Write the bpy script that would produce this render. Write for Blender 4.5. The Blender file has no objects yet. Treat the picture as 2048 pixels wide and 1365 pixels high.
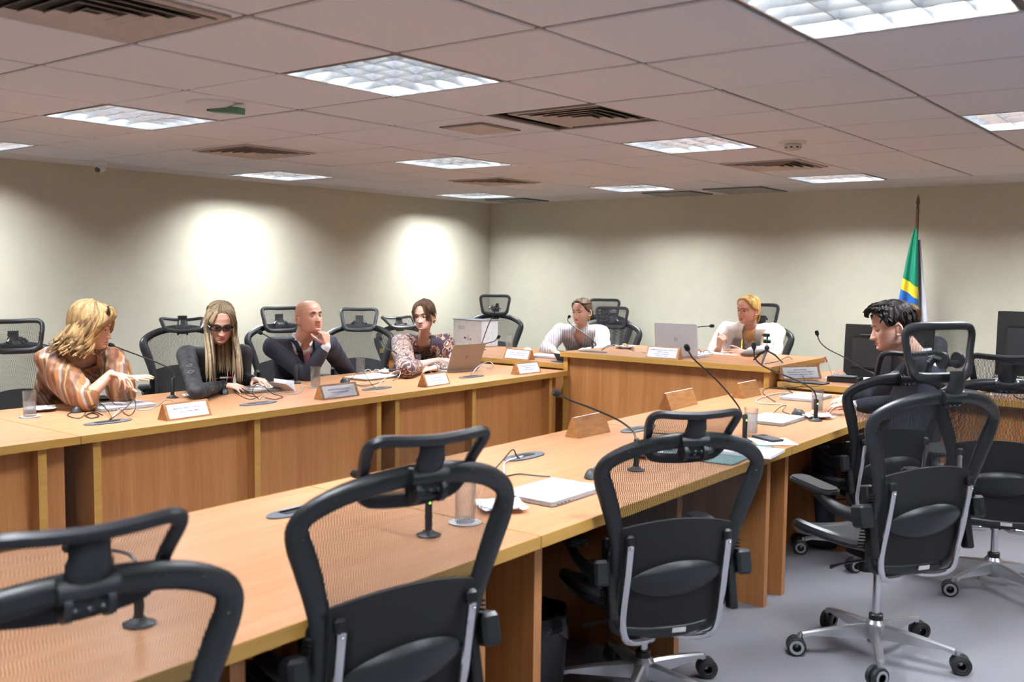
import bpy, math, random
import numpy as np
from mathutils import Vector, Matrix, Euler, noise
sc = bpy.context.scene
# ---------------------------------------------------------------- camera, world, exposure
YAW, PITCH, ROLL, FOC, EYE = -0.6568, -0.0741, 0.0111, 1954.0, 1.547
_f = Vector((math.sin(YAW)*math.cos(PITCH), math.cos(YAW)*math.cos(PITCH), math.sin(PITCH)))
_r = Vector((math.cos(YAW), -math.sin(YAW), 0)); _u = _r.cross(_f)
CR = _r*math.cos(ROLL) + _u*math.sin(ROLL); CU = -_r*math.sin(ROLL) + _u*math.cos(ROLL)
cam_data = bpy.data.cameras.new('camera'); cam = bpy.data.objects.new('camera', cam_data)
sc.collection.objects.link(cam); sc.camera = cam
cam.matrix_world = Matrix(((CR.x, CU.x, -_f.x, 0), (CR.y, CU.y, -_f.y, 0), (CR.z, CU.z, -_f.z, EYE), (0, 0, 0, 1)))
cam_data.sensor_width = 36; cam_data.lens = FOC*36/2048
cam_data.clip_start = .05
cam_data.dof.use_dof = True; cam_data.dof.focus_distance = 6.3; cam_data.dof.aperture_fstop = 3.6
world = bpy.data.worlds.new('world'); sc.world = world; world.use_nodes = True
world.node_tree.nodes['Background'].inputs[0].default_value = (.9, .93, 1, 1)
world.node_tree.nodes['Background'].inputs[1].default_value = .02
sc.view_settings.view_transform = 'Standard'; sc.view_settings.look = 'None'
sc.view_settings.gamma = 1; sc.view_settings.exposure = 0.0; sc.view_settings.use_curve_mapping = False
sc.cycles.use_denoising = True
sc.cycles.use_adaptive_sampling = True; sc.cycles.adaptive_threshold = .06
sc.cycles.max_bounces = 7; sc.cycles.diffuse_bounces = 4; sc.cycles.glossy_bounces = 3
sc.cycles.transparent_max_bounces = 14; sc.cycles.transmission_bounces = 5
sc.cycles.sample_clamp_indirect = 6; sc.cycles.caustics_reflective = False; sc.cycles.caustics_refractive = False
LAMP = 114.0       # strength of the ceiling lamps
CEIL = 2.29
col = sc.collection

def at(x, y, X=None, Y=None, Z=None):
    """point of the room seen at a pixel of the photograph, on the plane X=, Y= or Z="""
    d = _f*FOC + CR*(x-1024) - CU*(y-682.5)
    t = (Z-EYE)/d.z if Z is not None else (X/d.x if X is not None else Y/d.y)
    return Vector((d.x*t, d.y*t, EYE+d.z*t))

# ---------------------------------------------------------------- mesh helpers
class MB:
    def __init__(s): s.v = []; s.f = []; s.m = []
    def add(s, vs, fs, mi=0):
        o = len(s.v); s.v += [tuple(v) for v in vs]; s.f += [tuple(o+i for i in f) for f in fs]; s.m += [mi]*len(fs); return s
    def box(s, c, d, R=None, b=0.0, mi=0):
        c = Vector(c); h = [x/2 for x in d]; b = min(b, min(h)*.95)
        vs = []; idx = {}
        for sx in (-1, 1):
            for sy in (-1, 1):
                for sz in (-1, 1):
                    for a in (range(3) if b else range(1)):
                        p = [sx*h[0], sy*h[1], sz*h[2]]
                        if b:
                            for k in range(3):
                                if k != a: p[k] -= (sx, sy, sz)[k]*b
                        p = Vector(p)
                        if R is not None: p = R @ p
                        idx[(sx, sy, sz, a)] = len(vs); vs.append(p+c)
        def I(sg, a): return idx[(sg[0], sg[1], sg[2], a if b else 0)]
        fs = []
        for a in range(3):
            o1, o2 = [k for k in range(3) if k != a]
            for sg in (-1, 1):
                q = []
                for (u, v) in ((-1, -1), (1, -1), (1, 1), (-1, 1)):
                    t = [0, 0, 0]; t[a] = sg; t[o1] = u; t[o2] = v; q.append(I(t, a))
                if (sg > 0) == (a == 1): q.reverse()
                fs.append(q)
        if b:
            for a in range(3):
                o1, o2 = [k for k in range(3) if k != a]
                for u in (-1, 1):
                    for v in (-1, 1):
                        t0 = [0, 0, 0]; t0[a] = -1; t0[o1] = u; t0[o2] = v; t1 = list(t0); t1[a] = 1
                        fs.append([I(t0, o1), I(t1, o1), I(t1, o2), I(t0, o2)])
            for sx in (-1, 1):
                for sy in (-1, 1):
                    for sz in (-1, 1): fs.append([I((sx, sy, sz), 0), I((sx, sy, sz), 1), I((sx, sy, sz), 2)])
        return s.add(vs, fs, mi)
    def tube(s, pts, r, seg=8, closed=False, flat=None, up=None, caps=True, mi=0):
        """sweep: r a number or a list; flat = (width along the frame's side axis, thickness) factors"""
        P = [Vector(p) for p in pts]; n = len(P); rr = r if hasattr(r, '__len__') else [r]*n
        T = []
        for i in range(n):
            a = P[(i-1) % n] if closed else P[max(i-1, 0)]; c = P[(i+1) % n] if closed else P[min(i+1, n-1)]
            t = (c-a); T.append(t.normalized() if t.length > 1e-9 else Vector((0, 0, 1)))
        if up is None:
            N = T[0].orthogonal().normalized(); Ns = [N]
            for i in range(1, n):
                q = T[i-1].rotation_difference(T[i]); N = q @ N; N = (N - T[i]*N.dot(T[i])).normalized(); Ns.append(N)
        else:
            Ns = []
            for i in range(n):
                U = Vector(up[i]) if hasattr(up[0], '__len__') else Vector(up)
                N = U - T[i]*U.dot(T[i])
                Ns.append(N.normalized() if N.length > 1e-6 else T[i].orthogonal().normalized())
        fa, fb = flat or (1, 1); vs = []
        for i in range(n):
            B = T[i].cross(Ns[i])
            for k in range(seg):
                a = 2*math.pi*k/seg
                vs.append(P[i] + B*(math.cos(a)*rr[i]*fa) + Ns[i]*(math.sin(a)*rr[i]*fb))
        fs = []
        for i in range(n if closed else n-1):
            j = (i+1) % n
            for k in range(seg):
                l = (k+1) % seg; fs.append((i*seg+k, i*seg+l, j*seg+l, j*seg+k))
        if caps and not closed:
            fs.append(tuple(range(seg))[::-1]); fs.append(tuple((n-1)*seg+k for k in range(seg)))
        return s.add(vs, fs, mi)
    def lathe(s, prof, seg=24, M=None, mi=0):
        vs = []; fs = []; rings = []
        for r, z in prof:
            if r < 1e-6: rings.append([len(vs)]); vs.append(Vector((0, 0, z)))
            else:
                rings.append(list(range(len(vs), len(vs)+seg)))
                vs += [Vector((r*math.cos(2*math.pi*k/seg), r*math.sin(2*math.pi*k/seg), z)) for k in range(seg)]
        for A, B in zip(rings, rings[1:]):
            for k in range(seg):
                l = (k+1) % seg
                if len(A) == 1 and len(B) == 1: break
                if len(A) == 1: fs.append((A[0], B[l], B[k]))
                elif len(B) == 1: fs.append((A[k], A[l], B[0]))
                else: fs.append((A[k], A[l], B[l], B[k]))
        if M is not None: vs = [M @ v for v in vs]
        return s.add(vs, fs, mi)
    def ell(s, c, r, R=None, seg=16, rings=10, mi=0):
        if not hasattr(r, '__len__'): r = (r, r, r)
        M = Matrix.Translation(Vector(c)) @ (R.to_4x4() if R is not None else Matrix.Identity(4)) @ Matrix.Diagonal((r[0], r[1], r[2], 1))
        return s.lathe([(math.sin(math.pi*i/rings), -math.cos(math.pi*i/rings)) for i in range(rings+1)], seg, M, mi)
    def prism(s, poly, h, M=None, mi=0):
        """polygon in local xy extruded to z = 0..h"""
        n = len(poly); vs = [Vector((x, y, 0)) for x, y in poly] + [Vector((x, y, h)) for x, y in poly]
        if M is not None: vs = [M @ v for v in vs]
        fs = [tuple(range(n))[::-1], tuple(range(n, 2*n))] + [(i, (i+1) % n, n+(i+1) % n, n+i) for i in range(n)]
        return s.add(vs, fs, mi)
    def grid(s, fn, nu, nv, mi=0, thick=0):
        vs = [Vector(fn(i/nu, j/nv)) for i in range(nu+1) for j in range(nv+1)]
        fs = [(i*(nv+1)+j, (i+1)*(nv+1)+j, (i+1)*(nv+1)+j+1, i*(nv+1)+j+1) for i in range(nu) for j in range(nv)]
        if thick:
            nn = len(vs); nor = [Vector((0, 0, 0)) for _ in vs]
            for f in fs:
                q = (vs[f[2]]-vs[f[0]]).cross(vs[f[3]]-vs[f[1]])
                for i in f: nor[i] += q
            vs = vs + [v-n_.normalized()*thick if n_.length > 0 else v for v, n_ in zip(vs, nor)]
            b = [(nn+a, nn+d, nn+c, nn+bb) for a, bb, c, d in fs]
            rim = [i*(nv+1) for i in range(nu+1)] + [nu*(nv+1)+j for j in range(1, nv+1)] + [i*(nv+1)+nv for i in range(nu-1, -1, -1)] + [j for j in range(nv-1, 0, -1)]
            sd = [(rim[k], rim[k-1], nn+rim[k-1], nn+rim[k]) for k in range(len(rim))]
            fs = fs + b + sd
        return s.add(vs, fs, mi)
    def build(s, name, mats, parent=None, origin=(0, 0, 0), smooth=True, angle=38):
        me = bpy.data.meshes.new(name); o = Vector(origin)
        me.from_pydata([(v[0]-o.x, v[1]-o.y, v[2]-o.z) for v in s.v], [], s.f)
        mats = mats if isinstance(mats, (list, tuple)) else [mats]
        for m in mats: me.materials.append(m)
        if len(mats) > 1: me.polygons.foreach_set('material_index', s.m)
        if smooth:
            me.polygons.foreach_set('use_smooth', [True]*len(me.polygons))
            if angle: me.set_sharp_from_angle(angle=math.radians(angle))
        me.update()
        ob = bpy.data.objects.new(name, me); col.objects.link(ob)
        if parent is not None: ob.parent = parent
        else: ob.location = o
        return ob

def cat(pts, n=6, closed=False):
    """Catmull-Rom through the points"""
    P = [Vector(p) for p in pts]; N = len(P); out = []
    for i in range(N if closed else N-1):
        g = lambda k: P[k % N] if closed else P[min(max(k, 0), N-1)]
        a, b, c, d = g(i-1), g(i), g(i+1), g(i+2)
        for k in range(n):
            t = k/n
            out.append(.5*((2*b)+(c-a)*t+(2*a-5*b+4*c-d)*t*t+(3*b-a-3*c+d)*t**3))
    if not closed: out.append(P[-1])
    return out

def rot(rx=0, ry=0, rz=0): return Euler((math.radians(rx), math.radians(ry), math.radians(rz))).to_matrix()
def rrect(w, d, r, n=5):
    out = []
    for cx, cy, a0 in ((w/2-r, d/2-r, 0), (-w/2+r, d/2-r, 90), (-w/2+r, -d/2+r, 180), (w/2-r, -d/2+r, 270)):
        for k in range(n+1):
            a = math.radians(a0+90*k/n); out.append((cx+r*math.cos(a), cy+r*math.sin(a)))
    return out
def tag(o, label=None, cat_=None, group=None, kind=None):
    if label: o['label'] = label
    if cat_: o['category'] = cat_
    if group: o['group'] = group
    if kind: o['kind'] = kind
    return o
def empty(name, loc=(0, 0, 0), rz=0):
    o = bpy.data.objects.new(name, None); col.objects.link(o); o.location = loc
    o.rotation_euler = (0, 0, math.radians(rz)); o.empty_display_size = .1; return o
def copy_tree(o, parent=None):
    c = o.copy(); col.objects.link(c); c.parent = parent
    for ch in [x for x in bpy.data.objects if x.parent == o]: copy_tree(ch, c)
    return c

# ---------------------------------------------------------------- materials
def srgb(h):
    if isinstance(h, str): h = [int(h[i:i+2], 16)/255 for i in (0, 2, 4)]
    return tuple((c/12.92 if c <= .04045 else ((c+.055)/1.055)**2.4) for c in h)
def newmat(name):
    m = bpy.data.materials.new(name); m.use_nodes = True; nt = m.node_tree
    return m, nt, nt.nodes['Principled BSDF']
def N(nt, t, **kw):
    n = nt.nodes.new(t)
    for k, v in kw.items():
        if k.startswith('i_'): n.inputs[k[2:].replace('_', ' ')].default_value = v
        else: setattr(n, k, v)
    return n
def L(nt, a, b): nt.links.new(a, b)
def coords(nt, scale=(1, 1, 1)):
    tc = N(nt, 'ShaderNodeTexCoord'); mp = N(nt, 'ShaderNodeMapping'); mp.inputs['Scale'].default_value = scale
    L(nt, tc.outputs['Object'], mp.inputs['Vector']); return mp.outputs[0]
def mat(name, c, rough=.5, metal=0, var=.06, scale=30, bump=0, spec=None, stretch=(1, 1, 1), sheen=0, trans=0, ior=None, coat=0):
    m, nt, b = newmat(name); c = srgb(c) if isinstance(c, str) else c
    v = coords(nt, stretch); n = N(nt, 'ShaderNodeTexNoise'); n.inputs['Scale'].default_value = scale; n.inputs['Detail'].default_value = 4
    L(nt, v, n.inputs['Vector'])
    r = N(nt, 'ShaderNodeValToRGB'); L(nt, n.outputs['Fac'], r.inputs[0])
    r.color_ramp.elements[0].position = .3; r.color_ramp.elements[1].position = .7
    r.color_ramp.elements[0].color = (*[max(0, x*(1-var)) for x in c], 1); r.color_ramp.elements[1].color = (*[min(1, x*(1+var)) for x in c], 1)
    L(nt, r.outputs[0], b.inputs['Base Color'])
    b.inputs['Roughness'].default_value = rough; b.inputs['Metallic'].default_value = metal
    if spec is not None: b.inputs['Specular IOR Level'].default_value = spec
    if sheen: b.inputs['Sheen Weight'].default_value = sheen
    if coat: b.inputs['Coat Weight'].default_value = coat; b.inputs['Coat Roughness'].default_value = .1
    if trans: b.inputs['Transmission Weight'].default_value = trans
    if ior: b.inputs['IOR'].default_value = ior
    if bump:
        bp = N(nt, 'ShaderNodeBump'); bp.inputs['Strength'].default_value = bump; bp.inputs['Distance'].default_value = .004
        L(nt, n.outputs['Fac'], bp.inputs['Height']); L(nt, bp.outputs[0], b.inputs['Normal'])
    return m
def wood(name, dark, light, stretch=(1, 1, 1), scale=3, rough=.38, contrast=(.3, .72), fine=.35):
    """laminate: long soft streaks plus a fine grain along the least scaled axis"""
    m, nt, b = newmat(name)
    v = coords(nt, stretch)
    n1 = N(nt, 'ShaderNodeTexNoise'); n1.inputs['Scale'].default_value = scale; n1.inputs['Detail'].default_value = 5; n1.inputs['Distortion'].default_value = .6
    n2 = N(nt, 'ShaderNodeTexNoise'); n2.inputs['Scale'].default_value = scale*9; n2.inputs['Detail'].default_value = 3
    L(nt, v, n1.inputs['Vector']); L(nt, v, n2.inputs['Vector'])
    mx = N(nt, 'ShaderNodeMix'); mx.data_type = 'FLOAT'; mx.inputs[0].default_value = fine
    L(nt, n1.outputs['Fac'], mx.inputs[2]); L(nt, n2.outputs['Fac'], mx.inputs[3])
    r = N(nt, 'ShaderNodeValToRGB'); L(nt, mx.outputs[0], r.inputs[0])
    e = r.color_ramp.elements; e[0].position, e[1].position = contrast; e[0].color = (*srgb(dark), 1); e[1].color = (*srgb(light), 1)
    L(nt, r.outputs[0], b.inputs['Base Color']); b.inputs['Roughness'].default_value = rough
    return m
def weave(name, c, pitch=.006, open_=.35, axes=('X', 'Z')):
    """open office-chair netting: wavy strands with holes between"""
    m, nt, b = newmat(name)
    tc = N(nt, 'ShaderNodeTexCoord'); sx = N(nt, 'ShaderNodeSeparateXYZ'); L(nt, tc.outputs['Object'], sx.inputs[0])
    k = math.pi/pitch
    def mth(op, a, b_=None):
        n = N(nt, 'ShaderNodeMath', operation=op)
        for i, q in enumerate((a, b_)):
            if q is None: continue
            if isinstance(q, (int, float)): n.inputs[i].default_value = q
            else: L(nt, q, n.inputs[i])
        return n.outputs[0]
    zz = mth('MULTIPLY', mth('SINE', mth('MULTIPLY', sx.outputs[axes[1]], k*.36)), pitch*.22)
    xx = mth('ADD', sx.outputs[axes[0]], zz)
    a = mth('ABSOLUTE', mth('SINE', mth('MULTIPLY', xx, k)))
    c2 = mth('ABSOLUTE', mth('SINE', mth('MULTIPLY', sx.outputs[axes[1]], k*.85)))
    h = mth('MULTIPLY', mth('GREATER_THAN', a, 1-open_), mth('GREATER_THAN', c2, .13))
    tr = N(nt, 'ShaderNodeBsdfTransparent'); mix = N(nt, 'ShaderNodeMixShader')
    L(nt, h, mix.inputs[0]); L(nt, b.outputs[0], mix.inputs[1]); L(nt, tr.outputs[0], mix.inputs[2])
    L(nt, mix.outputs[0], nt.nodes['Material Output'].inputs['Surface'])
    b.inputs['Base Color'].default_value = (*srgb(c), 1); b.inputs['Roughness'].default_value = .6
    return m
def emit(name, c, s):
    m, nt, b = newmat(name); b.inputs['Base Color'].default_value = (*c, 1)
    b.inputs['Emission Color'].default_value = (*c, 1); b.inputs['Emission Strength'].default_value = s; return m
def glassmat(name, c=(1, 1, 1), rough=.02, ior=1.45, milk=.05):
    m, nt, b = newmat(name); b.inputs['Base Color'].default_value = (*c, 1); b.inputs['Roughness'].default_value = rough
    b.inputs['IOR'].default_value = ior
    g = N(nt, 'ShaderNodeBsdfTransparent'); g.inputs[0].default_value = (*[x*.98 for x in c], 1)
    gl = N(nt, 'ShaderNodeBsdfGlossy'); gl.inputs['Roughness'].default_value = rough
    lw = N(nt, 'ShaderNodeLayerWeight'); lw.inputs[0].default_value = .35
    fr = N(nt, 'ShaderNodeMapRange'); fr.inputs['To Min'].default_value = .09; fr.inputs['To Max'].default_value = .75; L(nt, lw.outputs['Facing'], fr.inputs['Value'])
    pw = N(nt, 'ShaderNodeMath', operation='POWER'); L(nt, fr.outputs[0], pw.inputs[0]); pw.inputs[1].default_value = 1.35; fr = pw
    mx = N(nt, 'ShaderNodeMixShader'); L(nt, fr.outputs[0], mx.inputs[0]); L(nt, g.outputs[0], mx.inputs[1]); L(nt, gl.outputs[0], mx.inputs[2])
    df = N(nt, 'ShaderNodeBsdfTranslucent'); df.inputs[0].default_value = (.9, .92, .95, 1); m2 = N(nt, 'ShaderNodeMixShader'); m2.inputs[0].default_value = milk
    L(nt, mx.outputs[0], m2.inputs[1]); L(nt, df.outputs[0], m2.inputs[2])
    L(nt, m2.outputs[0], nt.nodes['Material Output'].inputs['Surface']); return m

M = {}
M['wood_top'] = wood('laminate_top', 'ad7a54', 'cc9a74', (14, .9, 14), 1.3, .3)
M['wood_topx'] = wood('laminate_top_across', 'a6744e', 'c69570', (.9, 14, 14), 1.3, .3)
M['wood_edge'] = wood('laminate_edge_band', 'ad8440', 'c0974f', (.8, .8, 10), 3, .45)
M['wood_panel'] = wood('laminate_panel', '9c6538', 'bd8652', (11, 11, .5), 1.6, .42)
M['wood_plate'] = wood('nameplate_wood', '7d5430', 'b5824e', (20, 3, 20), 2.5, .4)
M['black'] = mat('black_plastic', '131416', .42, var=.1)
M['black_soft'] = mat('black_soft_plastic', '1a1c1f', .5, var=.12, scale=200, bump=.1)
M['charcoal'] = mat('charcoal_plastic', '1d2024', .38, var=.08)
M['charcoal_pad'] = mat('charcoal_pad_fabric', '1a1b1e', .75, var=.12, scale=400, bump=.2)
M['chrome'] = mat('chrome', 'd9dade', .12, 1, var=.02)
M['alu'] = mat('polished_aluminium', 'c4c6ca', .28, .8, var=.03)
M['weave'] = weave('black_netting', '17191c')
M['weave_seat'] = weave('black_seat_netting', '1d1f22', open_=.22, axes=('X', 'Y'))
M['rubber'] = mat('grey_caster_rubber', '8a8c90', .6)
M['white'] = mat('white_plastic', 'e8e8e6', .45, var=.02)
M['paper'] = mat('white_paper', 'f1f3f8', .8, var=.015)
M['ink'] = mat('blue_ink', '3a3f8a', .7)
M['silver'] = mat('silver_laptop_metal', 'd3d6dc', .4, .35, var=.02)
M['darksilver'] = mat('dark_silver_metal', '97918c', .38, .45, var=.02)
M['dkgrey'] = mat('dark_grey_plastic', '4a5058', .5)
M['hubgrey'] = mat('slate_grey_plastic', '565e68', .45)
M['glass'] = glassmat('clear_glass')
M['water'] = glassmat('water', (.95, .97, .98), .0, 1.33, .10); M['cloudy'] = glassmat('cloudy_condensed_glass', (.97, .98, .99), .05, 1.4, .38)
M['frost'] = mat('condensation', 'dfe3e6', .6, trans=.6)
M['red'] = mat('red_plastic', 'c81e32', .35)
M['green'] = mat('green_plastic', '1f9c6b', .4)
M['gold'] = mat('gold', 'd8a83a', .25, 1)
M['porcelain'] = mat('white_porcelain', 'eeeeec', .2, var=.01, coat=.4)
M['cookie'] = mat('biscuit', 'dcb98a', .8, var=.2, scale=60, bump=.4)
M['cablegrey'] = mat('grey_cable', 'b9bbbd', .5)
M['led'] = emit('green_indicator_light', (.35, 1, .1), 4)
# ---------------------------------------------------------------- room
def wallmat(name, c, bump=.05):
    return mat(name, c, .85, var=.02, scale=8, bump=bump)
M['wall'] = wallmat('cream_wall_paint', 'd0cdba')
M['soffit'] = wallmat('white_gypsum', 'e9e8e6')
M['tile'] = mat('ceiling_tile', 'f2f5fb', .95, var=.05, scale=160, bump=.5)
M['tbar'] = mat('ceiling_grid_bar_shaded', '756e68', .7)  # darker than the tiles: shadow of the grooves is put into the bar colour
M['floor'] = mat('grey_carpet', '77767e', .9, var=.07, scale=250, bump=.3)
XL, YB, XR, YF = -7.16, 8.85, 4.2, -3.4
def struct(ob): ob['kind'] = 'structure'; return ob
mb = MB(); mb.box(((XL+XR)/2, (YB+YF)/2, -.05), (XR-XL+.4, YB-YF+.4, .1)); struct(mb.build('floor', M['floor']))
for nm, c, d in (('wall_left', (XL-.05, (YB+YF)/2, 1.2), (.1, YB-YF+.2, 2.6)), ('wall_back', ((XL+XR)/2, YB+.05, 1.2), (XR-XL, .1, 2.6)),
                 ('wall_right', (XR+.05, (YB+YF)/2, 1.2), (.1, YB-YF+.2, 2.6)), ('wall_front', ((XL+XR)/2, YF-.05, 1.2), (XR-XL, .1, 2.6))):
    struct(MB().box(c, d).build(nm, M['wall']))
# ceiling: 0.625 m lay-in tiles; cell (u, v) starts at X = GX + v*S, Y = GY + u*S
S = .625; GX, GY = -3.08, 2.50
U0, U1, V0, V1 = -8, 9, -6, 11
lights = [(u, v) for u in (-4, 0, 4, 8) for v in (-6, -3, 0, 3, 6)]
vents = [(-2, 0), (2, 0), (6, 0), (2, -4), (6, -4), (-2, 4), (2, 5)]
hole = set(lights) | {(2, 0)}
mb = MB(); tb = MB()
rng = random.Random(4)
for u in range(U0, U1):
    for v in range(V0, V1):
        if (u, v) in hole: continue
        x0, y0 = GX+v*S, GY+u*S
        dz = rng.uniform(-.0015, .0015)
        R = rot(rng.uniform(-.15, .15), rng.uniform(-.15, .15))
        mb.box((x0+S/2, y0+S/2, CEIL+.012+dz), (S-.020, S-.020, .024), R, b=.004)
for u in range(U0, U1+1): tb.box(((GX+V0*S+GX+V1*S)/2, GY+u*S, CEIL+.012), ((V1-V0)*S, .026, .012))
for v in range(V0, V1+1): tb.box((GX+v*S, (GY+U0*S+GY+U1*S)/2, CEIL+.0125), (.026, (U1-U0)*S, .012))
struct(mb.build('ceiling', M['tile'], smooth=False)); struct(tb.build('trim_1', M['tbar'], smooth=False))
mb = MB()   # plain gypsum border round the tiles
xa, xb, ya, yb = GX+V0*S+.005, GX+V1*S-.005, GY+U0*S, GY+U1*S-.005
mb.box(((XL+xa)/2, (YF+YB)/2, CEIL+.05), (xa-XL, YB-YF, .1)); mb.box(((xa+XR)/2, (yb+YB)/2, CEIL+.05), (XR-xa, YB-yb, .1))
mb.box(((xb+XR)/2, (YF+yb)/2, CEIL+.05), (XR-xb, yb-YF, .1)); mb.box(((xa+xb)/2, (YF+ya)/2, CEIL+.05), (xb-xa, ya-YF, .1))
struct(mb.build('trim_2', M['soffit'], smooth=False))
struct(MB().box(((XL+XR)/2, (YB+YF)/2, CEIL+.36), (XR-XL, YB-YF, .04)).build('ceiling_slab', M['black']))
# recessed louvred fluorescent lights
M['lamp'] = emit('lamp_diffuser', (.93, .965, 1.0), LAMP)
m, nt, b = newmat('lamp_panel'); M['lamp'] = m     # tubes behind a diffuser: brighter bands over each tube
tc = coords(nt); sp = N(nt, 'ShaderNodeSeparateXYZ'); L(nt, tc, sp.inputs[0])
w = N(nt, 'ShaderNodeMath', operation='SINE'); q = N(nt, 'ShaderNodeMath', operation='MULTIPLY'); q.inputs[1].default_value = 2*math.pi/.15
L(nt, sp.outputs['Y'], q.inputs[0]); L(nt, q.outputs[0], w.inputs[0])
mr = N(nt, 'ShaderNodeMapRange'); mr.inputs['From Min'].default_value = -1; mr.inputs['To Min'].default_value = LAMP*.6; mr.inputs['To Max'].default_value = LAMP*1.4
L(nt, w.outputs[0], mr.inputs['Value']); L(nt, mr.outputs[0], b.inputs['Emission Strength'])
b.inputs['Emission Color'].default_value = (.93, .965, 1, 1); b.inputs['Base Color'].default_value = (.8, .8, .8, 1)
lp = empty('ceiling_light', (0, 0, 0))
mb = MB(); w_ = S-.03; mb2 = MB()
for sx, sy, dx, dy in ((-1, 0, .006, w_), (1, 0, .006, w_), (0, -1, w_, .006), (0, 1, w_, .006)):
    mb.box((sx*(w_/2), sy*(w_/2), .05), (dx, dy, .1))
mb.box((0, 0, .102), (w_, w_, .004)); M['louver'] = mat('louvre_mirror_metal', 'e8ecf1', .20, .98, var=.06, scale=12); mb.build('housing', M['louver'], lp, smooth=False)
MB().box((0, 0, .092), (w_-.02, w_-.02, .006)).build('lamp_panel', M['lamp'], lp, smooth=False)
mb = MB(); K = 5
for k in range(1, K):
    t = -w_/2+w_*k/K
    for ax in (0, 1):     # blades taper downwards like a parabolic louvre
        for a, b_ in ((.012, .004),):
            prof = [(-a, .058), (a, .058), (b_*.4, .018), (-b_*.4, .018)]
            vs = []
            for e in (-w_/2, w_/2):
                for (p, z) in prof: vs.append((t+p, e, z) if ax == 0 else (e, t+p, z))
            mb.add(vs, [(0, 1, 2, 3), (7, 6, 5, 4), (0, 4, 5, 1), (1, 5, 6, 2), (2, 6, 7, 3), (3, 7, 4, 0)])
mb.build('louvre', M['louver'], lp, smooth=False)
names = {(0, 0): 'large ceiling light left of centre, nearest one fully in view', (4, 0): 'ceiling light between the smoke detector and the vent with open slot',
 (8, 0): 'ceiling light right of the two return grilles, near the back wall', (0, -3): 'ceiling light in front of the dangling green circuit board',
 (4, -3): 'ceiling light behind the small access hatch', (8, -3): 'ceiling light left of the two return grilles by the back wall', (0, -6): 'ceiling light cut off at the left edge above the left wall',
 (4, -6): 'ceiling light against the left wall border beyond the dome camera', (8, -6): 'small distant ceiling light closest to the far corner',
 (0, 3): 'brightest ceiling light cut off by the top edge of the picture', (4, 3): 'ceiling light cut off at the right edge of the picture'}
first = True
for (u, v) in lights:
    o = lp if first else copy_tree(lp); first = False
    o.location = (GX+(v+.5)*S, GY+(u+.5)*S, CEIL)
    tag(o, 'recessed square louvred '+names.get((u, v), 'ceiling light out of the picture'), 'ceiling light', 'recessed ceiling lights')
# air diffusers
vt = empty('ceiling_vent')
def diffuser(par, w, z0=0.0):
    mb = MB(); dk = MB()
    h = w/2
    for k in range(5):        # nested sloping square cones
        a, b_ = h*(1-k*.2), h*(1-k*.2)-h*.15
        zt, zb = z0-.003, z0+.020
        for q in range(4):
            c, s_ = math.cos(q*math.pi/2), math.sin(q*math.pi/2)
            vs = [(x*c-y*s_, x*s_+y*c, z) for x, y, z in ((-a, -a, zt), (a, -a, zt), (b_, -b_, zb), (-b_, -b_, zb), (-a, -a, zt+.003), (a, -a, zt+.003), (b_, -b_, zb+.003), (-b_, -b_, zb+.003))]
            mb.add(vs, [(3, 2, 1, 0), (4, 5, 6, 7), (0, 1, 5, 4), (2, 3, 7, 6)])
    dk.box((0, 0, z0+.05), (w*.97, w*.97, .004))
    return mb, dk
mb, dk = diffuser(None, .50, -.012)
mb.box((0, .262, -.004), (.56, .03, .008)).box((0, -.262, -.004), (.56, .03, .008)).box((.262, 0, -.004), (.03, .5, .008)).box((-.262, 0, -.004), (.03, .5, .008))
M['vent'] = mat('vent_painted_metal', 'b4aca4', .5); M['ventdark'] = mat('vent_inside', '15140f', .9)
mb.build('louvre_frame', M['vent'], vt, smooth=False)
MB().box((0, 0, -.0015), (.5, .5, .002)).build('duct_opening', M['ventdark'], vt, smooth=False)
vn = {(-2, 0): 'cut off by the top left corner of the picture', (6, 0): 'beyond the smoke detector', (2, -4): 'beyond the dome camera near the left wall', (6, -4): 'small and distant, before the far corner',
      (2, 0): 'shifted in its opening so a dark slot shows'}
first = True
for (u, v) in vents:
    o = vt if first else copy_tree(vt); first = False
    o.location = (GX+(v+.5)*S, GY+(u+.5)*S, CEIL-.001)
    if (u, v) == (2, 0): o.location = (GX+.56*S, GY+2.60*S, CEIL+.022)
    tag(o, 'square air vent in the ceiling, '+vn.get((u, v), 'out of the picture'), 'air vent', 'ceiling air vents')
mb = MB()    # the open slot beside the shifted vent: bare duct board above the missing tile
x0, y0 = GX, GY+2*S
mb.box((x0+S/2, y0+S/2, CEIL+.13), (S, S, .01))
for sx, sy in ((-1, 0), (1, 0), (0, -1), (0, 1)): mb.box((x0+S/2+sx*S/2, y0+S/2+sy*S/2, CEIL+.075), (.01 if sx else S, .01 if sy else S, .12))
tag(mb.build('ceiling_void', M['ventdark'], smooth=False), 'dark open slot in the ceiling tiles around the shifted vent', 'opening', kind='structure')
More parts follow.
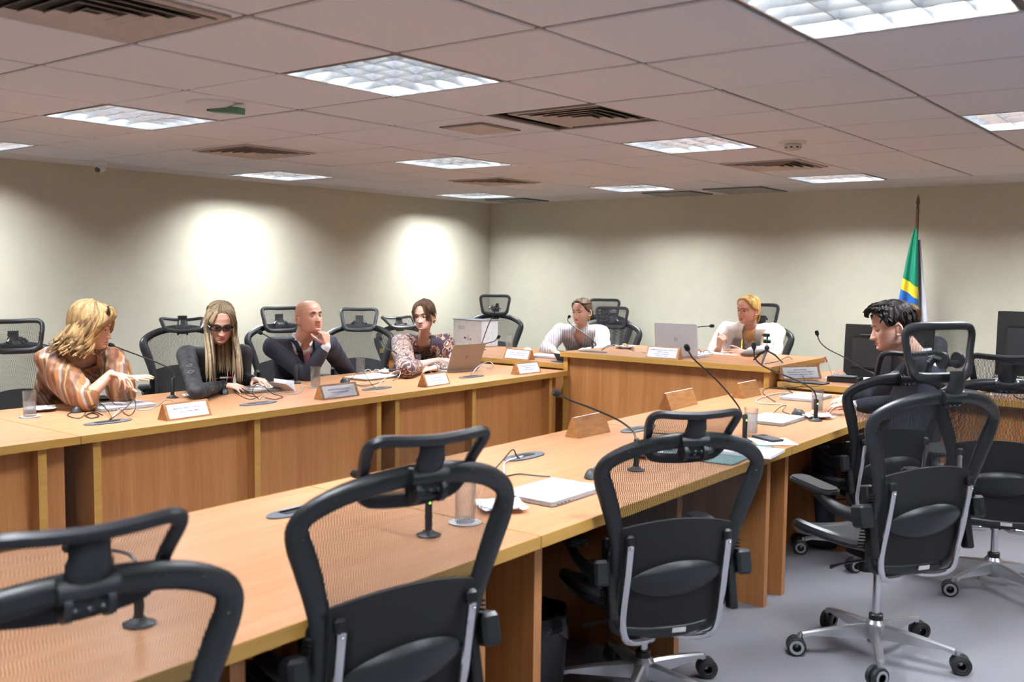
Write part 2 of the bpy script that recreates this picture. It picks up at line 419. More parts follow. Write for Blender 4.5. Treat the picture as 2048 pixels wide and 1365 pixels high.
# return grilles in the plain border
M['grille'] = mat('return_grille_metal', '8f938c', .5)
for (xc, yc, w, d), lb in zip(((-6.50, 8.49, .52, .46), (-4.55, 8.49, .52, .46), (-3.83, 8.44, .56, .60)),
        ('flat grey return grille in the ceiling border nearest the corner', 'middle return grille of the ceiling border, the smaller of the pair', 'larger return grille of the ceiling border, right of the pair')):
    e = empty('return_grille', (xc, yc, CEIL)); mb = MB()
    for k in range(int(d/.03)): mb.box((0, -d/2+.03*(k+.5), -.007), (w-.03, .016, .003), rot(28))
    mb.build('blade_panel', M['grille'], e, smooth=False)
    f = MB()
    for sx, sy in ((-1, 0), (1, 0), (0, -1), (0, 1)): f.box((sx*(w/2-.01), sy*(d/2-.01), -.006), (.02 if sx else w, .02 if sy else d, .010))
    f.build('frame', M['dkgrey'], e, smooth=False)
    MB().box((0, 0, -.0015), (w-.02, d-.02, .002)).build('backing', M['ventdark'], e, smooth=False)
    tag(e, lb, 'grille', 'return grilles by the back wall')
e = empty('access_hatch', (GX-.45*S, GY+2.5*S, CEIL))
MB().box((0, 0, -.006), (.26, .30, .008)).build('panel', M['vent'], e, smooth=False)
mb = MB()
for sx, sy in ((-1, 0), (1, 0), (0, -1), (0, 1)): mb.box((sx*.14, sy*.16, -.003), (.008 if sx else .29, .008 if sy else .33, .006))
mb.build('frame', M['tbar'], e, smooth=False)
tag(e, 'small flat access hatch in a ceiling tile', 'hatch')
# smoke detector
p = at(1586, 283, Z=CEIL)
e = empty('smoke_detector', p)
MB().lathe([(.0, 0), (.075, 0), (.072, -.012), (.05, -.016), (0, -.016)], 28).build('base', M['white'], e)
mb = MB().lathe([(.042, -.016), (.048, -.022), (.046, -.038), (.036, -.05), (0, -.052)], 28)
mb.build('sensor_head', mat('aged_white_plastic', 'd6cfc0', .5), e)
mb = MB()
for k in range(8):
    a = k*math.pi/4+.2; mb.box((.0435*math.cos(a), .0435*math.sin(a), -.036), (.006, .016, .007), rot(0, 0, math.degrees(a)))
mb.build('slots', M['black'], e, smooth=False)
tag(e, 'round white smoke detector hanging under the ceiling tiles', 'smoke detector')
# dome camera
p = at(200, 323, Z=CEIL)
e = empty('security_camera', p)
MB().lathe([(0, 0), (.052, 0), (.052, -.012), (.046, -.030), (.044, -.034), (0, -.034)], 28).build('mount', M['white'], e)
hd = MB().ell((0, 0, -.042), (.042, .042, .038), seg=24, rings=14).build('ball_housing', M['white'], e)
d = (Vector((0, 0, 1.2))-Vector(p)); d = d.normalized(); d = (Vector((.30, -.72, -.55))).normalized()
Rr = d.to_track_quat('Z', 'Y').to_matrix().to_4x4()
mbl = MB().lathe([(.0, .043), (.019, .042), (.021, .038), (.021, .030)], 24, Matrix.Translation((0, 0, -.042)) @ Rr); mbl.build('lens', M['black'], hd)
tag(e, 'small white dome camera under the ceiling border by the left wall', 'camera')
# router plate with a loose circuit board hanging from the tile
p = at(420, 205, Z=CEIL)
e = empty('dangling_sensor', p)
MB().lathe([(0, 0), (.13, 0), (.125, -.010), (.09, -.018), (0, -.020)], 32, Matrix.Diagonal((1, .75, 1, 1))).build('cover_plate', M['tile'], e)
bd = MB().box((.02, .08, -.026), (.17, .05, .030), rot(0, 6, 12), b=.002)
bd.build('circuit_board', mat('green_circuit_board', '4d7d68', .4), e)
MB().box((-.06, .075, -.018), (.07, .05, .012), rot(0, 0, 8)).build('connector', M['black'], e)
MB().tube([(-.11, .09, -.001), (-.09, .085, -.012), (-.07, .08, -.02)], .007, 6).build('red_cable', mat('red_brown_wire', '8a3a2c', .6), e)
tag(e, 'white ceiling plate with a green circuit board hanging loose from it', 'sensor')
# ---------------------------------------------------------------- tables
TT = .038
def module(label, x0, x1, y0, y1, stiles, front, grp, top=.74, over=.03, z0=0.0, panel_at=None, t=.04, seg='wood_top'):
    """table module running along Y; front = +1 if the panelled front looks towards +X, -1 towards -X"""
    e = empty('conference_table', ((x0+x1)/2, (y0+y1)/2, 0)); o = e.location.copy()
    mb = MB().box(((x0+x1)/2, (y0+y1)/2, top-TT/2), (x1-x0, y1-y0-.003, TT-.002))
    tp = mb.build('tabletop', M[seg], e, o, smooth=False)
    fx = x1 if front > 0 else x0; bx = x0 if front > 0 else x1
    eb = MB()
    eb.box((x1, (y0+y1)/2, top-TT/2), (.003, y1-y0-.003, TT)); eb.box((x0, (y0+y1)/2, top-TT/2), (.003, y1-y0-.003, TT))
    eb.box(((x0+x1)/2, y0, top-TT/2), (x1-x0, .002, TT)); eb.box(((x0+x1)/2, y1, top-TT/2), (x1-x0, .002, TT))
    eb.build('edge_band', M['wood_edge'], tp, o, smooth=False)
    sx = fx-front*over
    for y in stiles:
        w = abs((bx+front*.06)-sx)
        sd = MB().box(((bx+front*.06+sx)/2, y, (top-TT)/2), (w, t, top-TT)).build('side_panel', M['wood_panel'], e, o, smooth=False)
        MB().box((sx, y, (top-TT)/2), (.003, t, top-TT)).build('edge_band', M['wood_edge'], sd, o, smooth=False)
    ys = sorted(stiles)
    px = fx-front*(over+.065+.01)
    for a, b_ in zip([y0+.01]+ys, ys+[y1-.01]):
        if b_-a < .12: continue
        MB().box((px, (a+b_)/2, (top-TT)/2+.03), (.02, b_-a-t, top-TT-.06)).build('front_panel', M['wood_panel'], e, o, smooth=False)
    tag(e, label, 'table', grp); return e
module('left conference table section nearest the camera, under the water glass and the blonde woman', -5.47, -4.367, .35, 2.357, (.45, 1.3, 2.19), 1, 'left row of tables')
module('left conference table section in front of the woman in glasses and the bald man', -5.47, -4.367, 2.361, 4.400, (2.455, 3.395, 4.335), 1, 'left row of tables')
module('left conference table section with the open laptop, ending at the raised desk', -5.47, -4.367, 4.404, 6.395, (4.5, 5.27, 6.205), 1, 'left row of tables')
module('near conference table section in the foreground, empty of people', -2.75, -1.70, .40, 2.357, (.5, 1.3, 2.15), -1, 'foreground row of tables')
module('foreground conference table section with the closed laptop and the teal folder', -2.75, -1.70, 2.361, 4.326, (2.43, 3.36, 4.22), -1, 'foreground row of tables')
module('foreground conference table section where the dark-haired man sits', -2.75, -1.70, 4.330, 6.40, (4.43, 5.35, 6.3), -1, 'foreground row of tables')
def desk(label, x0, x1, y0, y1, top, name, posts, over=.03, base=.0, grp=None, endpost=True):
    """desk running along X with its panelled front looking towards -Y"""
    e = empty(name, ((x0+x1)/2, (y0+y1)/2, 0)); o = e.location.copy()
    tp = MB().box(((x0+x1)/2, (y0+y1)/2, top-TT/2), (x1-x0, y1-y0, TT-.002)).build('tabletop', M['wood_topx'], e, o, smooth=False)
    eb = MB()
    eb.box((x1, (y0+y1)/2, top-TT/2), (.003, y1-y0, TT)).box((x0, (y0+y1)/2, top-TT/2), (.003, y1-y0, TT))
    eb.box(((x0+x1)/2, y0, top-TT/2), (x1-x0, .003, TT)).box(((x0+x1)/2, y1, top-TT/2), (x1-x0, .003, TT))
    eb.build('edge_band', M['wood_edge'], tp, o, smooth=False)
    for x in posts:
        sd = MB().box((x, (y0+over+y1-.06)/2, (top-TT)/2), (.04, y1-.06-y0-over, top-TT)).build('side_panel', M['wood_panel'], e, o, smooth=False)
        MB().box((x, y0+over, (top-TT)/2), (.04, .003, top-TT)).build('edge_band', M['wood_edge'], sd, o, smooth=False)
    MB().box(((x0+x1)/2, y0+over+.035, (top-TT)/2+.02), (max(posts)-min(posts)-.04, .02, top-TT-.04)).build('front_panel', M['wood_panel'], e, o, smooth=False)
    tag(e, label, 'desk', grp); return e
desk('raised wooden head desk with the open silver laptop', -4.43, -2.67, 6.375, 7.42, .89, 'raised_desk', (-4.395, -2.71))
desk('lower back desk left of the raised desk, with the white box on it', -6.55, -4.445, 6.46, 7.50, .785, 'back_desk', (-6.50, -5.45, -4.47), grp='back desks')
desk('lower back desk right of the raised desk, carrying the two black monitors', -2.655, .60, 6.465, 7.50, .785, 'back_desk', (-2.62, -1.60, -.55, .55), grp='back desks')

# ---------------------------------------------------------------- office chair
def back_y(x, z): return -.195-.225*max(0, z-.37)-.03*math.exp(-((z-.60)/.13)**2)*0 + .05*(x/.27)**2 + .03*max(0, z-.9)
def make_chair():
    e = empty('office_chair')
    # five star base
    mb = MB()
    mb.lathe([(0, .055), (.030, .055), (.034, .07), (.040, .10), (.040, .135), (.030, .150), (0, .150)], 24)
    for k in range(5):
        a = math.radians(72*k+18); c, s_ = math.cos(a), math.sin(a)
        sec = []
        for t in np.linspace(0, 1, 9):
            r = .03+.27*t; w = .021-.006*t; zt = .132-.034*t**1.4; zb = .075+.012*t if t < .97 else .075
            sec.append([(r, -w, zb), (r, w, zb), (r, w*.85, zt-.006), (r, w*.35, zt), (r, -w*.35, zt), (r, -w*.85, zt-.006)])
        vs = [(x*c-y*s_, x*s_+y*c, z) for q in sec for x, y, z in q]; n = 6
        fs = [(i*n+j, (i+1)*n+j, (i+1)*n+(j+1) % n, i*n+(j+1) % n) for i in range(8) for j in range(n)] + [tuple(range(n))[::-1], tuple(8*n+j for j in range(n))]
        mb.add(vs, fs)
    base = mb.build('star_base', M['alu'], e, angle=30)
    for k in range(5):
        a = math.radians(72*k+18); p = Vector((.305*math.cos(a), .305*math.sin(a), 0))
        wa = a+math.radians([60, 25, 80, 40, 110][k]); ax = Vector((math.cos(wa), math.sin(wa), 0)); R = ax.to_track_quat('Z', 'Y').to_matrix().to_4x4()
        cb = MB(); off = ax.cross(Vector((0, 0, 1)))*.016
        for s_ in (-1, 1):
            Mx = Matrix.Translation(p+off+Vector((0, 0, .038))+ax*s_*.015) @ R
            cb.lathe([(.015, -.011), (.030, -.0115), (.038, -.008), (.038, .008), (.030, .0115), (.015, .011)], 20, Mx)
        ck = cb.build('caster', M['black_soft'], e)
        for s_ in (-1, 1):
            cr = MB()
            Mx = Matrix.Translation(p+off+Vector((0, 0, .038))+ax*s_*.0265) @ R
            cr.lathe([(.0285, -.001), (.0285, .0015), (.018, .0015), (.018, -.001)], 20, Mx); cr.build('wheel_ring', M['rubber'], ck)
        st = MB().tube([p+Vector((0, 0, .092)), p+off*.5+Vector((0, 0, .055)), p+off+Vector((0, 0, .035))], .009, 8)
        st.build('stem', M['alu'], ck)
    up = empty('upper'); bpy.data.objects.remove(up)
    MB().lathe([(0, .15), (.016, .15), (.016, .36), (0, .36)], 20).lathe([(.0, .145), (.028, .145), (.028, .17), (.024, .175), (0, .175)], 20, mi=1).build('gas_column', [M['chrome'], M['black']], e)
    mb = MB().box((0, -.02, .375), (.16, .26, .055), b=.014).box((0, .09, .365), (.10, .12, .045), b=.012)
    mb.lathe([(.0, 0), (.032, 0), (.03, .07), (0, .07)], 18, Matrix.Translation((0, .07, .285)))
    mb.tube([(.07, 0, .365), (.20, .01, .36), (.24, .02, .355)], [.007, .006, .012], 8, flat=(1, .6))
    mb.tube([(-.07, -.03, .365), (-.20, -.03, .36), (-.25, -.03, .352)], [.007, .006, .013], 8, flat=(1, .6))
    mb.box((0, -.14, .365), (.20, .08, .035), b=.008)
    mb.build('tilt_mechanism', M['black'], e)
    # seat: netting on a curved frame with waterfall front
    def sp(u, v):      # u across -1..1, v 0 (rear)..1 (front)
        hw = .225+.03*math.sin(math.pi*min(1, v*.9))
        z = .470-.012*(1-u*u)+.012*abs(u)**3-.055*max(0, (v-.72)/.28)**2+.02*max(0, .15-v)/.15
        return Vector((u*hw, -.185+.50*v, z-.012))
    def outl(k, n=44):
        a = 2*math.pi*k/n; c, s_ = math.cos(a), math.sin(a); p = 3.2
        u = math.copysign(abs(c)**(2/p), c); v = .5+.5*math.copysign(abs(s_)**(2/p), s_); return sp(u, v)
    mb = MB().tube([outl(k) for k in range(44)], .020, 8, closed=True, flat=(1.0, 1.1), up=(0, 0, 1)); fr = mb.build('seat_frame', M['charcoal'], e)
    mb = MB().grid(lambda i, j: (lambda U, V: sp(math.copysign(abs(U)**1, U)*(1-.12*abs(2*V-1)**6), V)+Vector((0, 0, .010)))((2*i-1)*.96, .02+.96*j), 16, 16)
    mb.build('seat_netting', M['weave_seat'], e)
    mb = MB().grid(lambda i, j: sp((2*i-1)*.90*(1-.1*abs(2*j-1)**4), .05+.85*j)+Vector((0, 0, -.010-.035*(1-(2*i-1)**4)*(1-(2*j-1)**4))), 12, 12, thick=-.006)
    mb.build('under_seat_shell', M['black'], e)
    # back frame
    half = [(0, 1.058), (.10, 1.050), (.19, 1.027), (.255, .992), (.279, .960), (.277, .925), (.256, .865), (.232, .79), (.212, .71), (.203, .63), (.201, .54), (.199, .47), (.190, .415), (.165, .385), (.10, .374), (0, .372)]
    loop = half+[(-x, z) for x, z in half[-2:0:-1]]
    pts = cat([(x, back_y(x, z), z) for x, z in loop], 3, closed=True)
    rr = []
    for p in pts:
        z = p.z; rr.append(.026 if z > .985 else (.026+.006*min(1, (.985-z)/.08)-.008*max(0, min(1, (.85-z)/.2)) if z > .5 else .024))
    mb = MB().tube(pts, rr, 10, closed=True, flat=(1.0, .55), up=(0, 1, 0))
    for (x, z) in ((.13, 1.05), (-.13, 1.05), (.21, 1.02), (-.21, 1.02), (.272, .93), (-.272, .93), (.248, .84), (-.248, .84), (.222, .745), (-.222, .745), (.13, .377), (-.13, .377), (.195, .42), (-.195, .42)):
        mb.ell((x, back_y(x, z)-.0145, z), (.004, .0025, .004), seg=8, rings=6, mi=1)
    bf = mb.build('back_frame', [M['charcoal'], M['black']], e)
    def inner(z):      # half width of the opening at height z
        xs = [h[0] for h in half]; zs = [h[1] for h in half]
        best = 0
        for a, b_ in zip(half[4:], half[5:]):
            if b_[1] <= z <= a[1]: t = (a[1]-z)/(a[1]-b_[1]+1e-9); best = a[0]+(b_[0]-a[0])*t
        if z > half[4][1]:
            for a, b_ in zip(half[:4], half[1:5]):
                if b_[1] <= z <= a[1]: t = (a[1]-z)/(a[1]-b_[1]+1e-9); best = a[0]+(b_[0]-a[0])*t
        return best
    def bm(i, j):
        z = .70+(1.052-.70)*j; x = (2*i-1)*inner(z); return (x, back_y(x, z)+.002, z)
    MB().grid(bm, 14, 18).build('back_netting', M['weave'], e)
    def lp_(i, j):
        u = 2*i-1; z = .375+j*(.375+.035*(1-u*u)); x = u*.198*(1+.06*j); return (x, back_y(x, z)-.004-.004*math.sin(math.pi*j), z)
    MB().grid(lp_, 14, 12, thick=.010).build('lower_back_panel', M['charcoal_pad'], e)
    def lb(i, j):      # lens shaped lumbar pad
        u = 2*i-1; hh = .052*(1-u*u)**.75+.004; z = .575+(2*j-1)*hh+.012*u; x = u*.165
        return (x, back_y(x, z)-.014-.022*(1-u*u)*(1-(2*j-1)**2)**.5, z)
    MB().grid(lb, 16, 8, thick=-.010).build('lumbar_pad', M['charcoal'], e)
    MB().box((.035, back_y(0, .374)-.017, .377), (.05, .002, .017), rot(12)).build('label_sticker', M['white'], bf, smooth=False)
    # ribbed height tracks with the arms
    for s_ in (-1, 1):
        tr = MB(); y0 = back_y(.21, .55)
        tr.box((s_*.222, back_y(.21, .58)+.005, .575), (.030, .045, .27), rot(-12.7), b=.006)
        for k in range(18):
            z = .47+k*.0125; tr.box((s_*.238, back_y(.21, z)+.005, z), (.008, .036, .006), rot(-12.7))
        tr.build('height_track', M['black'], e)
        am = MB().box((s_*.262, back_y(.21, .60)+.002, .60), (.055, .075, .085), rot(-12.7), b=.010)
        pts = cat([(s_*.268, -.235, .605), (s_*.275, -.16, .595), (s_*.283, -.08, .602), (s_*.285, .0, .632), (s_*.282, .05, .645)], 5)
        am.tube(pts, list(np.linspace(.030, .022, len(pts))), 10, flat=(.62, 1.0), up=(0, 0, 1))
        am.box((s_*.280, .04, .650), (.062, .11, .020), b=.006)
        ao = am.build('armrest', M['charcoal'], e)
        pad = MB(); poly = [(x*(1 if y > 0 else .92), y) for x, y in rrect(.088, .25, .036, 5)]
        M4 = Matrix.Translation((s_*.278, .055, .655)) @ rot(3).to_4x4()
        pad.prism(poly, .012, M4); pad.prism([(x*.9, y*.95) for x, y in poly], .019, M4)
        pad.build('arm_pad', M['black_soft'], ao)
        tb_ = MB().tube(cat([(s_*.178, back_y(.18, .70)-.030, .705), (s_*.178, back_y(.18, .6)-.034, .60), (s_*.180, back_y(.18, .45)-.036, .44), (s_*.166, back_y(.16, .40)-.034, .368), (s_*.13, back_y(.1, .35)-.012, .345), (s_*.05, -.185, .345), (s_*.03, -.12, .352)], 5), .0115, 10, flat=(1.15, .8), up=(0, 1, 0))
        for z in (.69, .45): tb_.ell((s_*.179, back_y(.18, z)-.043, z), (.005, .003, .005), seg=8, rings=6)
        tb_.build('support_tube', M['chrome'], e)
        MB().box((s_*.178, back_y(.18, .71)-.022, .715), (.032, .030, .038), rot(-12), b=.008).build('tube_cap', M['black'], e)
    # headrest bracket and headrest (own origin at the pivot, so it can be tilted)
    br = MB(); yb_ = back_y(0, 1.05)
    br.tube([(-.048, yb_, 1.054), (.048, yb_, 1.054)], .033, 14, flat=(1, .75), up=(0, 0, 1))
    br.box((0, yb_-.012, 1.032), (.080, .022, .030), b=.006)
    br.tube(cat([(0, yb_-.008, 1.06), (0, yb_-.030, 1.11), (0, yb_-.030, 1.150)], 5), [.036]*5+[.032]*6, 10, flat=(1.05, .5), up=(0, 1, 0))
    for x in (-.022, 0, .022): br.ell((x, yb_-.026, 1.022), (.006, .003, .006), seg=8, rings=6)
    br.build('headrest_bracket', M['charcoal'], e)
    PV = Vector((0, yb_-.004, 1.085))
    hl = [(0, .115), (.074, .116), (.128, .114), (.150, .100), (.154, .075), (.146, .03), (.137, -.02), (.122, -.058), (.092, -.072), (0, -.074)]
    loop = hl+[(-x, z) for x, z in hl[-2:0:-1]]
    def hy(x, z): return .045+.022*(x/.16)**2*1.0+.25*max(0, z-.02)**1.0*-.5+.05*max(0, -z)
    Z0 = .030
    pts = cat([(x, hy(x, z), z+Z0) for x, z in loop], 3, closed=True)
    hd = MB().tube(pts, [.015+.004*(p.z < Z0-.04) for p in pts], 8, closed=True, flat=(1.0, .75), up=(0, 1, 0))
    for s_ in (-1, 1):
        hd.lathe([(0, -.006), (.030, -.006), (.030, .006), (0, .006)], 20, Matrix.Translation((s_*.034, .010, .018)) @ Matrix.Rotation(math.pi/2, 4, 'Y'))
        hd.tube([(s_*.034, .012, .022), (s_*.045, .040, .030), (s_*.060, .052, .012)], .010, 8)
    hd.tube([(-.036, .006, .006), (.036, .006, .006)], .012, 10)
    ho = hd.build('headrest', M['charcoal'], e); ho.location = PV
    def hw(z):
        for a, b_ in zip(hl[3:], hl[4:]):
            if b_[1] <= z <= a[1]: t = (a[1]-z)/(a[1]-b_[1]+1e-9); return a[0]+(b_[0]-a[0])*t
        return .14 if z > 0 else .1
    MB().grid(lambda i, j: (lambda z: ((2*i-1)*hw(z), hy((2*i-1)*hw(z), z), z+Z0))(-.070+.184*j), 12, 8).build('headrest_netting', M['weave'], ho)
    return e
chair0 = make_chair()
UP = ('tilt', 'seat', 'under', 'back', 'lower', 'lumbar', 'height', 'armrest', 'support', 'tube', 'headrest')
_used = [False]
def place_chair(x, y, rz, label, dz=0.0, head=0.0, hz=0.0, grp='black mesh office chairs', spin=0):
    """dz raises everything above the gas column, head tilts the headrest, hz lifts it"""
    o = chair0 if not _used[0] else copy_tree(chair0); place_chair.jobs.append((o, dz, head, hz, spin)); _used[0] = True
    o.location = (x, y, 0); o.rotation_euler = (0, 0, math.radians(rz)); tag(o, label, 'chair', grp); return o
place_chair.jobs = []
CH = [
 (-1.83, .88, 78, 'nearest black mesh chair, cut off at the bottom left corner of the picture', -.03, 30, -.075),
 (-1.83, 1.72, 74, 'black mesh office chair in the foreground in front of the table seam, back to camera', .02, 30, -.085),
 (-1.72, 3.03, 54, 'black mesh office chair with chrome back tube, by the teal folder and bin', -.055, 30, -.085),
 (-1.68, 5.32, 50, 'black mesh chair the dark-haired man sits in, behind the pulled-out chair', -.035, 30, -.05),
 (-1.18, 3.96, 57, 'black mesh office chair pulled out onto the open carpet, whole five-star base in view', .045, -8, .085),
 (-1.00, 5.22, 14, 'black mesh chair facing the back desk at the right edge of the picture', -.01, 30, -.05),
 (-5.95, 2.93, 262, 'black mesh chair cut off at the left edge beside the blonde woman', -.035, 6, -.02),
 (-6.22, 4.16, 238, 'black mesh chair behind the woman in dark glasses, headrest folded flat', .01, 62, -.07),
 (-6.12, 5.06, 245, 'black mesh chair behind the bald man in the navy suit', .0, 10, -.035),
 (-6.05, 5.72, 225, 'empty black mesh chair between the bald man and the woman in the patterned blouse', -.03, 18, -.03),
 (-6.33, 7.86, 212, 'empty black mesh chair behind the lower back desk, facing the camera', -.01, 0, .035),
 (-5.00, 7.95, 200, 'black mesh chair behind the woman in the striped shirt, its wide headrest low', -.03, 0, -.03),
 (-5.36, 8.38, 200, 'furthest black mesh chair by the wall, only its headrest showing over another', .0, 0, -.0),
 (-3.58, 8.18, 195, 'black mesh chair behind the elderly woman in the cream shawl', -.01, 0, .02),
 (-6.22, 6.62, 250, 'black mesh chair of the woman in the patterned blouse, hidden behind her', -.08, 60, -.05),
]
for c in CH: place_chair(c[0], c[1], c[2], c[3], c[4], c[5], c[6])
bpy.context.view_layer.update()
for o, dz, head, hz, spin in place_chair.jobs:
    for ch in o.children:
        n = ch.name.split('.')[0]
        if n.startswith(UP): ch.location.z += dz
        if n == 'headrest': ch.location.z += hz; ch.rotation_euler.x += math.radians(head)
# ---------------------------------------------------------------- things on the tables
ZL, ZP, ZB = .74, .89, .785
def flat(p): return Vector(p)
# microphones -------------------------------------------------------------
M['foam'] = mat('black_foam', '101114', .95, var=.3, scale=900, bump=.6)
def microphone(base, path, label, led=False, hl=.034, stem=.10, noledge=False):
    """base: point on the table; path: gooseneck points from the top of the stem to the capsule"""
    b = Vector(base); e = empty('gooseneck_microphone', b); o = b
    MB().lathe([(0, 0), (.036, 0), (.037, .003), (.030, .006), (.020, .009), (.015, .016), (0, .016)], 24, Matrix.Translation(b)).build('base', M['black_soft'], e, o)
    st = MB().lathe([(0, .014), (.0115, .014), (.0115, .014+stem), (.008, .020+stem), (0, .020+stem)], 14, Matrix.Translation(b)).build('stem', M['black'], e, o)
    if led: MB().ell(b+Vector((.0105, -.0055, .014+stem*.80)), (.0035, .0035, .005), seg=8, rings=6).build('indicator_light', M['led'], st, o)
    pts = cat([b+Vector((0, 0, .014+stem))]+[Vector(p) for p in path], 6)
    MB().tube(pts, .0042, 8).build('gooseneck', M['black'], e, o)
    d = (pts[-1]-pts[-3]).normalized(); R = d.to_track_quat('Z', 'Y').to_matrix().to_4x4()
    cp = MB().lathe([(.0045, -.012), (.0075, -.004), (.0078, .004), (0, .004)], 12, Matrix.Translation(pts[-1]) @ R).build('capsule', M['black'], e, o)
    MB().lathe([(.008, 0), (.0125, .003), (.0135, .012), (.0135, hl-.008), (.010, hl-.001), (0, hl+.001)], 14, Matrix.Translation(pts[-1]) @ R).build('foam_windscreen', M['foam'], cp, o)
    tag(e, label, 'microphone', 'gooseneck microphones'); return e
microphone(at(345, 796, Z=ZL), [at(349, 752, X=-5.26), at(338, 737, X=-5.28), at(300, 720, X=-5.32), at(255, 703, X=-5.36), at(228, 693, X=-5.38)], 'gooseneck microphone bent towards the mouth of the blonde woman')
microphone(at(592, 767, Z=ZL), [at(595, 727, X=-5.28), at(588, 712, X=-5.25), at(565, 694, X=-5.2), at(540, 676, X=-5.15), at(523, 667, X=-5.12)], 'gooseneck microphone between the woman in dark glasses and the bald man')
microphone(at(797, 751, Z=ZL), [at(797, 712, X=-5.16), at(788, 704, X=-5.2), at(775, 698, X=-5.25), at(768, 690, X=-5.3), at(763, 681, X=-5.33)], 'gooseneck microphone in front of the sleeve of the patterned blouse')
microphone(at(964, 700, Z=ZB), [at(967, 678, Y=6.92), at(977, 650, Y=6.92), at(988, 628, Y=6.92), at(993, 614, Y=6.92)], 'tall upright gooseneck microphone before the empty chair on the back desk', stem=.05)
microphone(at(940, 698, Z=ZB), [at(950, 692, Y=6.9), at(970, 688, Y=6.85), at(988, 683, Y=6.8), at(995, 677, Y=6.8)], 'low gooseneck microphone behind the open laptop, bent sideways', stem=.03)
microphone((-4.62, 7.14, ZB), [at(1192, 690, Y=7.13), at(1184, 681, Y=7.12), at(1160, 662, Y=7.08), at(1143, 650, Y=7.05), at(1135.5, 641, Y=7.03), at(1137, 636, Y=7.03)], 'gooseneck microphone bent towards the woman in the striped shirt', stem=.08, hl=.026)
microphone(at(1372, 697, Z=ZP), [at(1372, 676, Y=7.05), at(1380, 659, Y=7.05), at(1400, 654, Y=7.05), at(1420, 652.5, Y=7.05)], 'gooseneck microphone reaching out level from behind the open silver laptop', stem=.06)
microphone(at(1631, 842, Z=ZL), [at(1631, 790, Y=5.15), at(1622, 777, Y=5.12), at(1590, 760, Y=5.08), at(1550, 744, Y=5.05), at(1522, 730, Y=5.02), at(1510, 716, Y=5.0), at(1508, 698, Y=5.0)], 'long gooseneck microphone crossing in front of the nameplate and mini tripod', led=True, stem=.10)
microphone(at(1272, 941, Z=ZL), [at(1272, 880, X=-1.98), at(1265, 862, X=-2.0), at(1235, 840, X=-2.05), at(1180, 816, X=-2.1), at(1140, 801, X=-2.12), at(1118, 790, X=-2.13)], 'gooseneck microphone seen through the mesh of the chair beside the bin', stem=.11)
microphone(at(857, 1071, Z=ZL), [at(856, 990, X=-1.97), at(850, 972, X=-2.0), at(810, 958, X=-2.1), at(760, 952, X=-2.2), at(718, 949, X=-2.3)], 'gooseneck microphone with glowing green light in front of the foreground chair', led=True, stem=.11)
microphone(at(278, 1249, Z=ZL), [at(276, 1140, X=-1.98), at(262, 1112, X=-2.02), at(215, 1100, X=-2.1), at(150, 1096, X=-2.2)], 'gooseneck microphone behind the nearest chair, only its foot clearly seen', stem=.11)
microphone(at(1489, 883, Z=ZL), [at(1486, 838, X=-2.07), at(1476, 812, X=-2.1), at(1440, 768, X=-2.15), at(1405, 735, X=-2.2), at(1385, 716, X=-2.22), at(1376, 700, X=-2.22)], 'long gooseneck microphone beside the full water glass behind the phone', led=True, stem=.11)
microphone(at(1752, 778, Z=ZB), [at(1748, 748, Y=6.80), at(1725, 738, Y=6.80), at(1690, 716, Y=6.80), at(1655, 698, Y=6.80), at(1640, 684, Y=6.80), at(1635, 671, Y=6.80)], 'gooseneck microphone sticking up left of the first black monitor', stem=.06)
# water glasses -----------------------------------------------------------
def make_glass(level, coaster=True, cloudy=False):
    e = empty('water_glass')
    h, r = .138, .034
    MB().lathe([(0, .004), (r*.9, .004), (r*.93, .006), (r, h), (r-.0022, h), (r*.93-.0025, .016), (0, .015)], 28).build('tumbler', M['glass'], e); W_m = M['cloudy'] if cloudy else M['water']
    if level: MB().lathe([(0, .0155), (r*.93-.003, .0165), (r-.0028-.002*(1-level), .016+level*(h-.02)), (0, .016+level*(h-.02))], 28).build('water', W_m, e)
    if coaster: MB().lathe([(0, 0), (.050, 0), (.052, .003), (.046, .0035), (0, .003)], 32).build('coaster', M['silver'], e)
    return e
for p, lv, co, lb in ((at(60, 834, Z=ZL), .55, 1, 'half full water glass on a silver coaster at the left end of the table'),
        (at(631, 775, Z=ZL), .42, 1, 'water glass in front of the elbow of the bald man'),
        (at(721, 753, Z=ZL), .3, 0, 'water glass behind the white laptop, next to the clear spectacles'),
        (at(833, 745, Z=ZL), .38, 1, 'water glass on a coaster in front of the patterned blouse'),
        (at(1018, 700, Z=ZB), .45, 0, 'small distant water glass behind the back desk nameplate'),
        (at(1501, 872, Z=ZL), .8, 0, 'full cloudy water glass beside the phone on the foreground table'),
        (at(1634, 826, Z=ZL), .72, 0, 'full cloudy water glass behind the biscuit plate near the dark-haired man'),
        (at(930, 1046, Z=ZL), .0, 1, 'empty water glass on a chrome coaster behind the foreground chair')):
    e = make_glass(lv, co, 'cloudy' in lb or 'silver coaster' in lb); e.location = p; tag(e, lb, 'glass', 'water glasses')
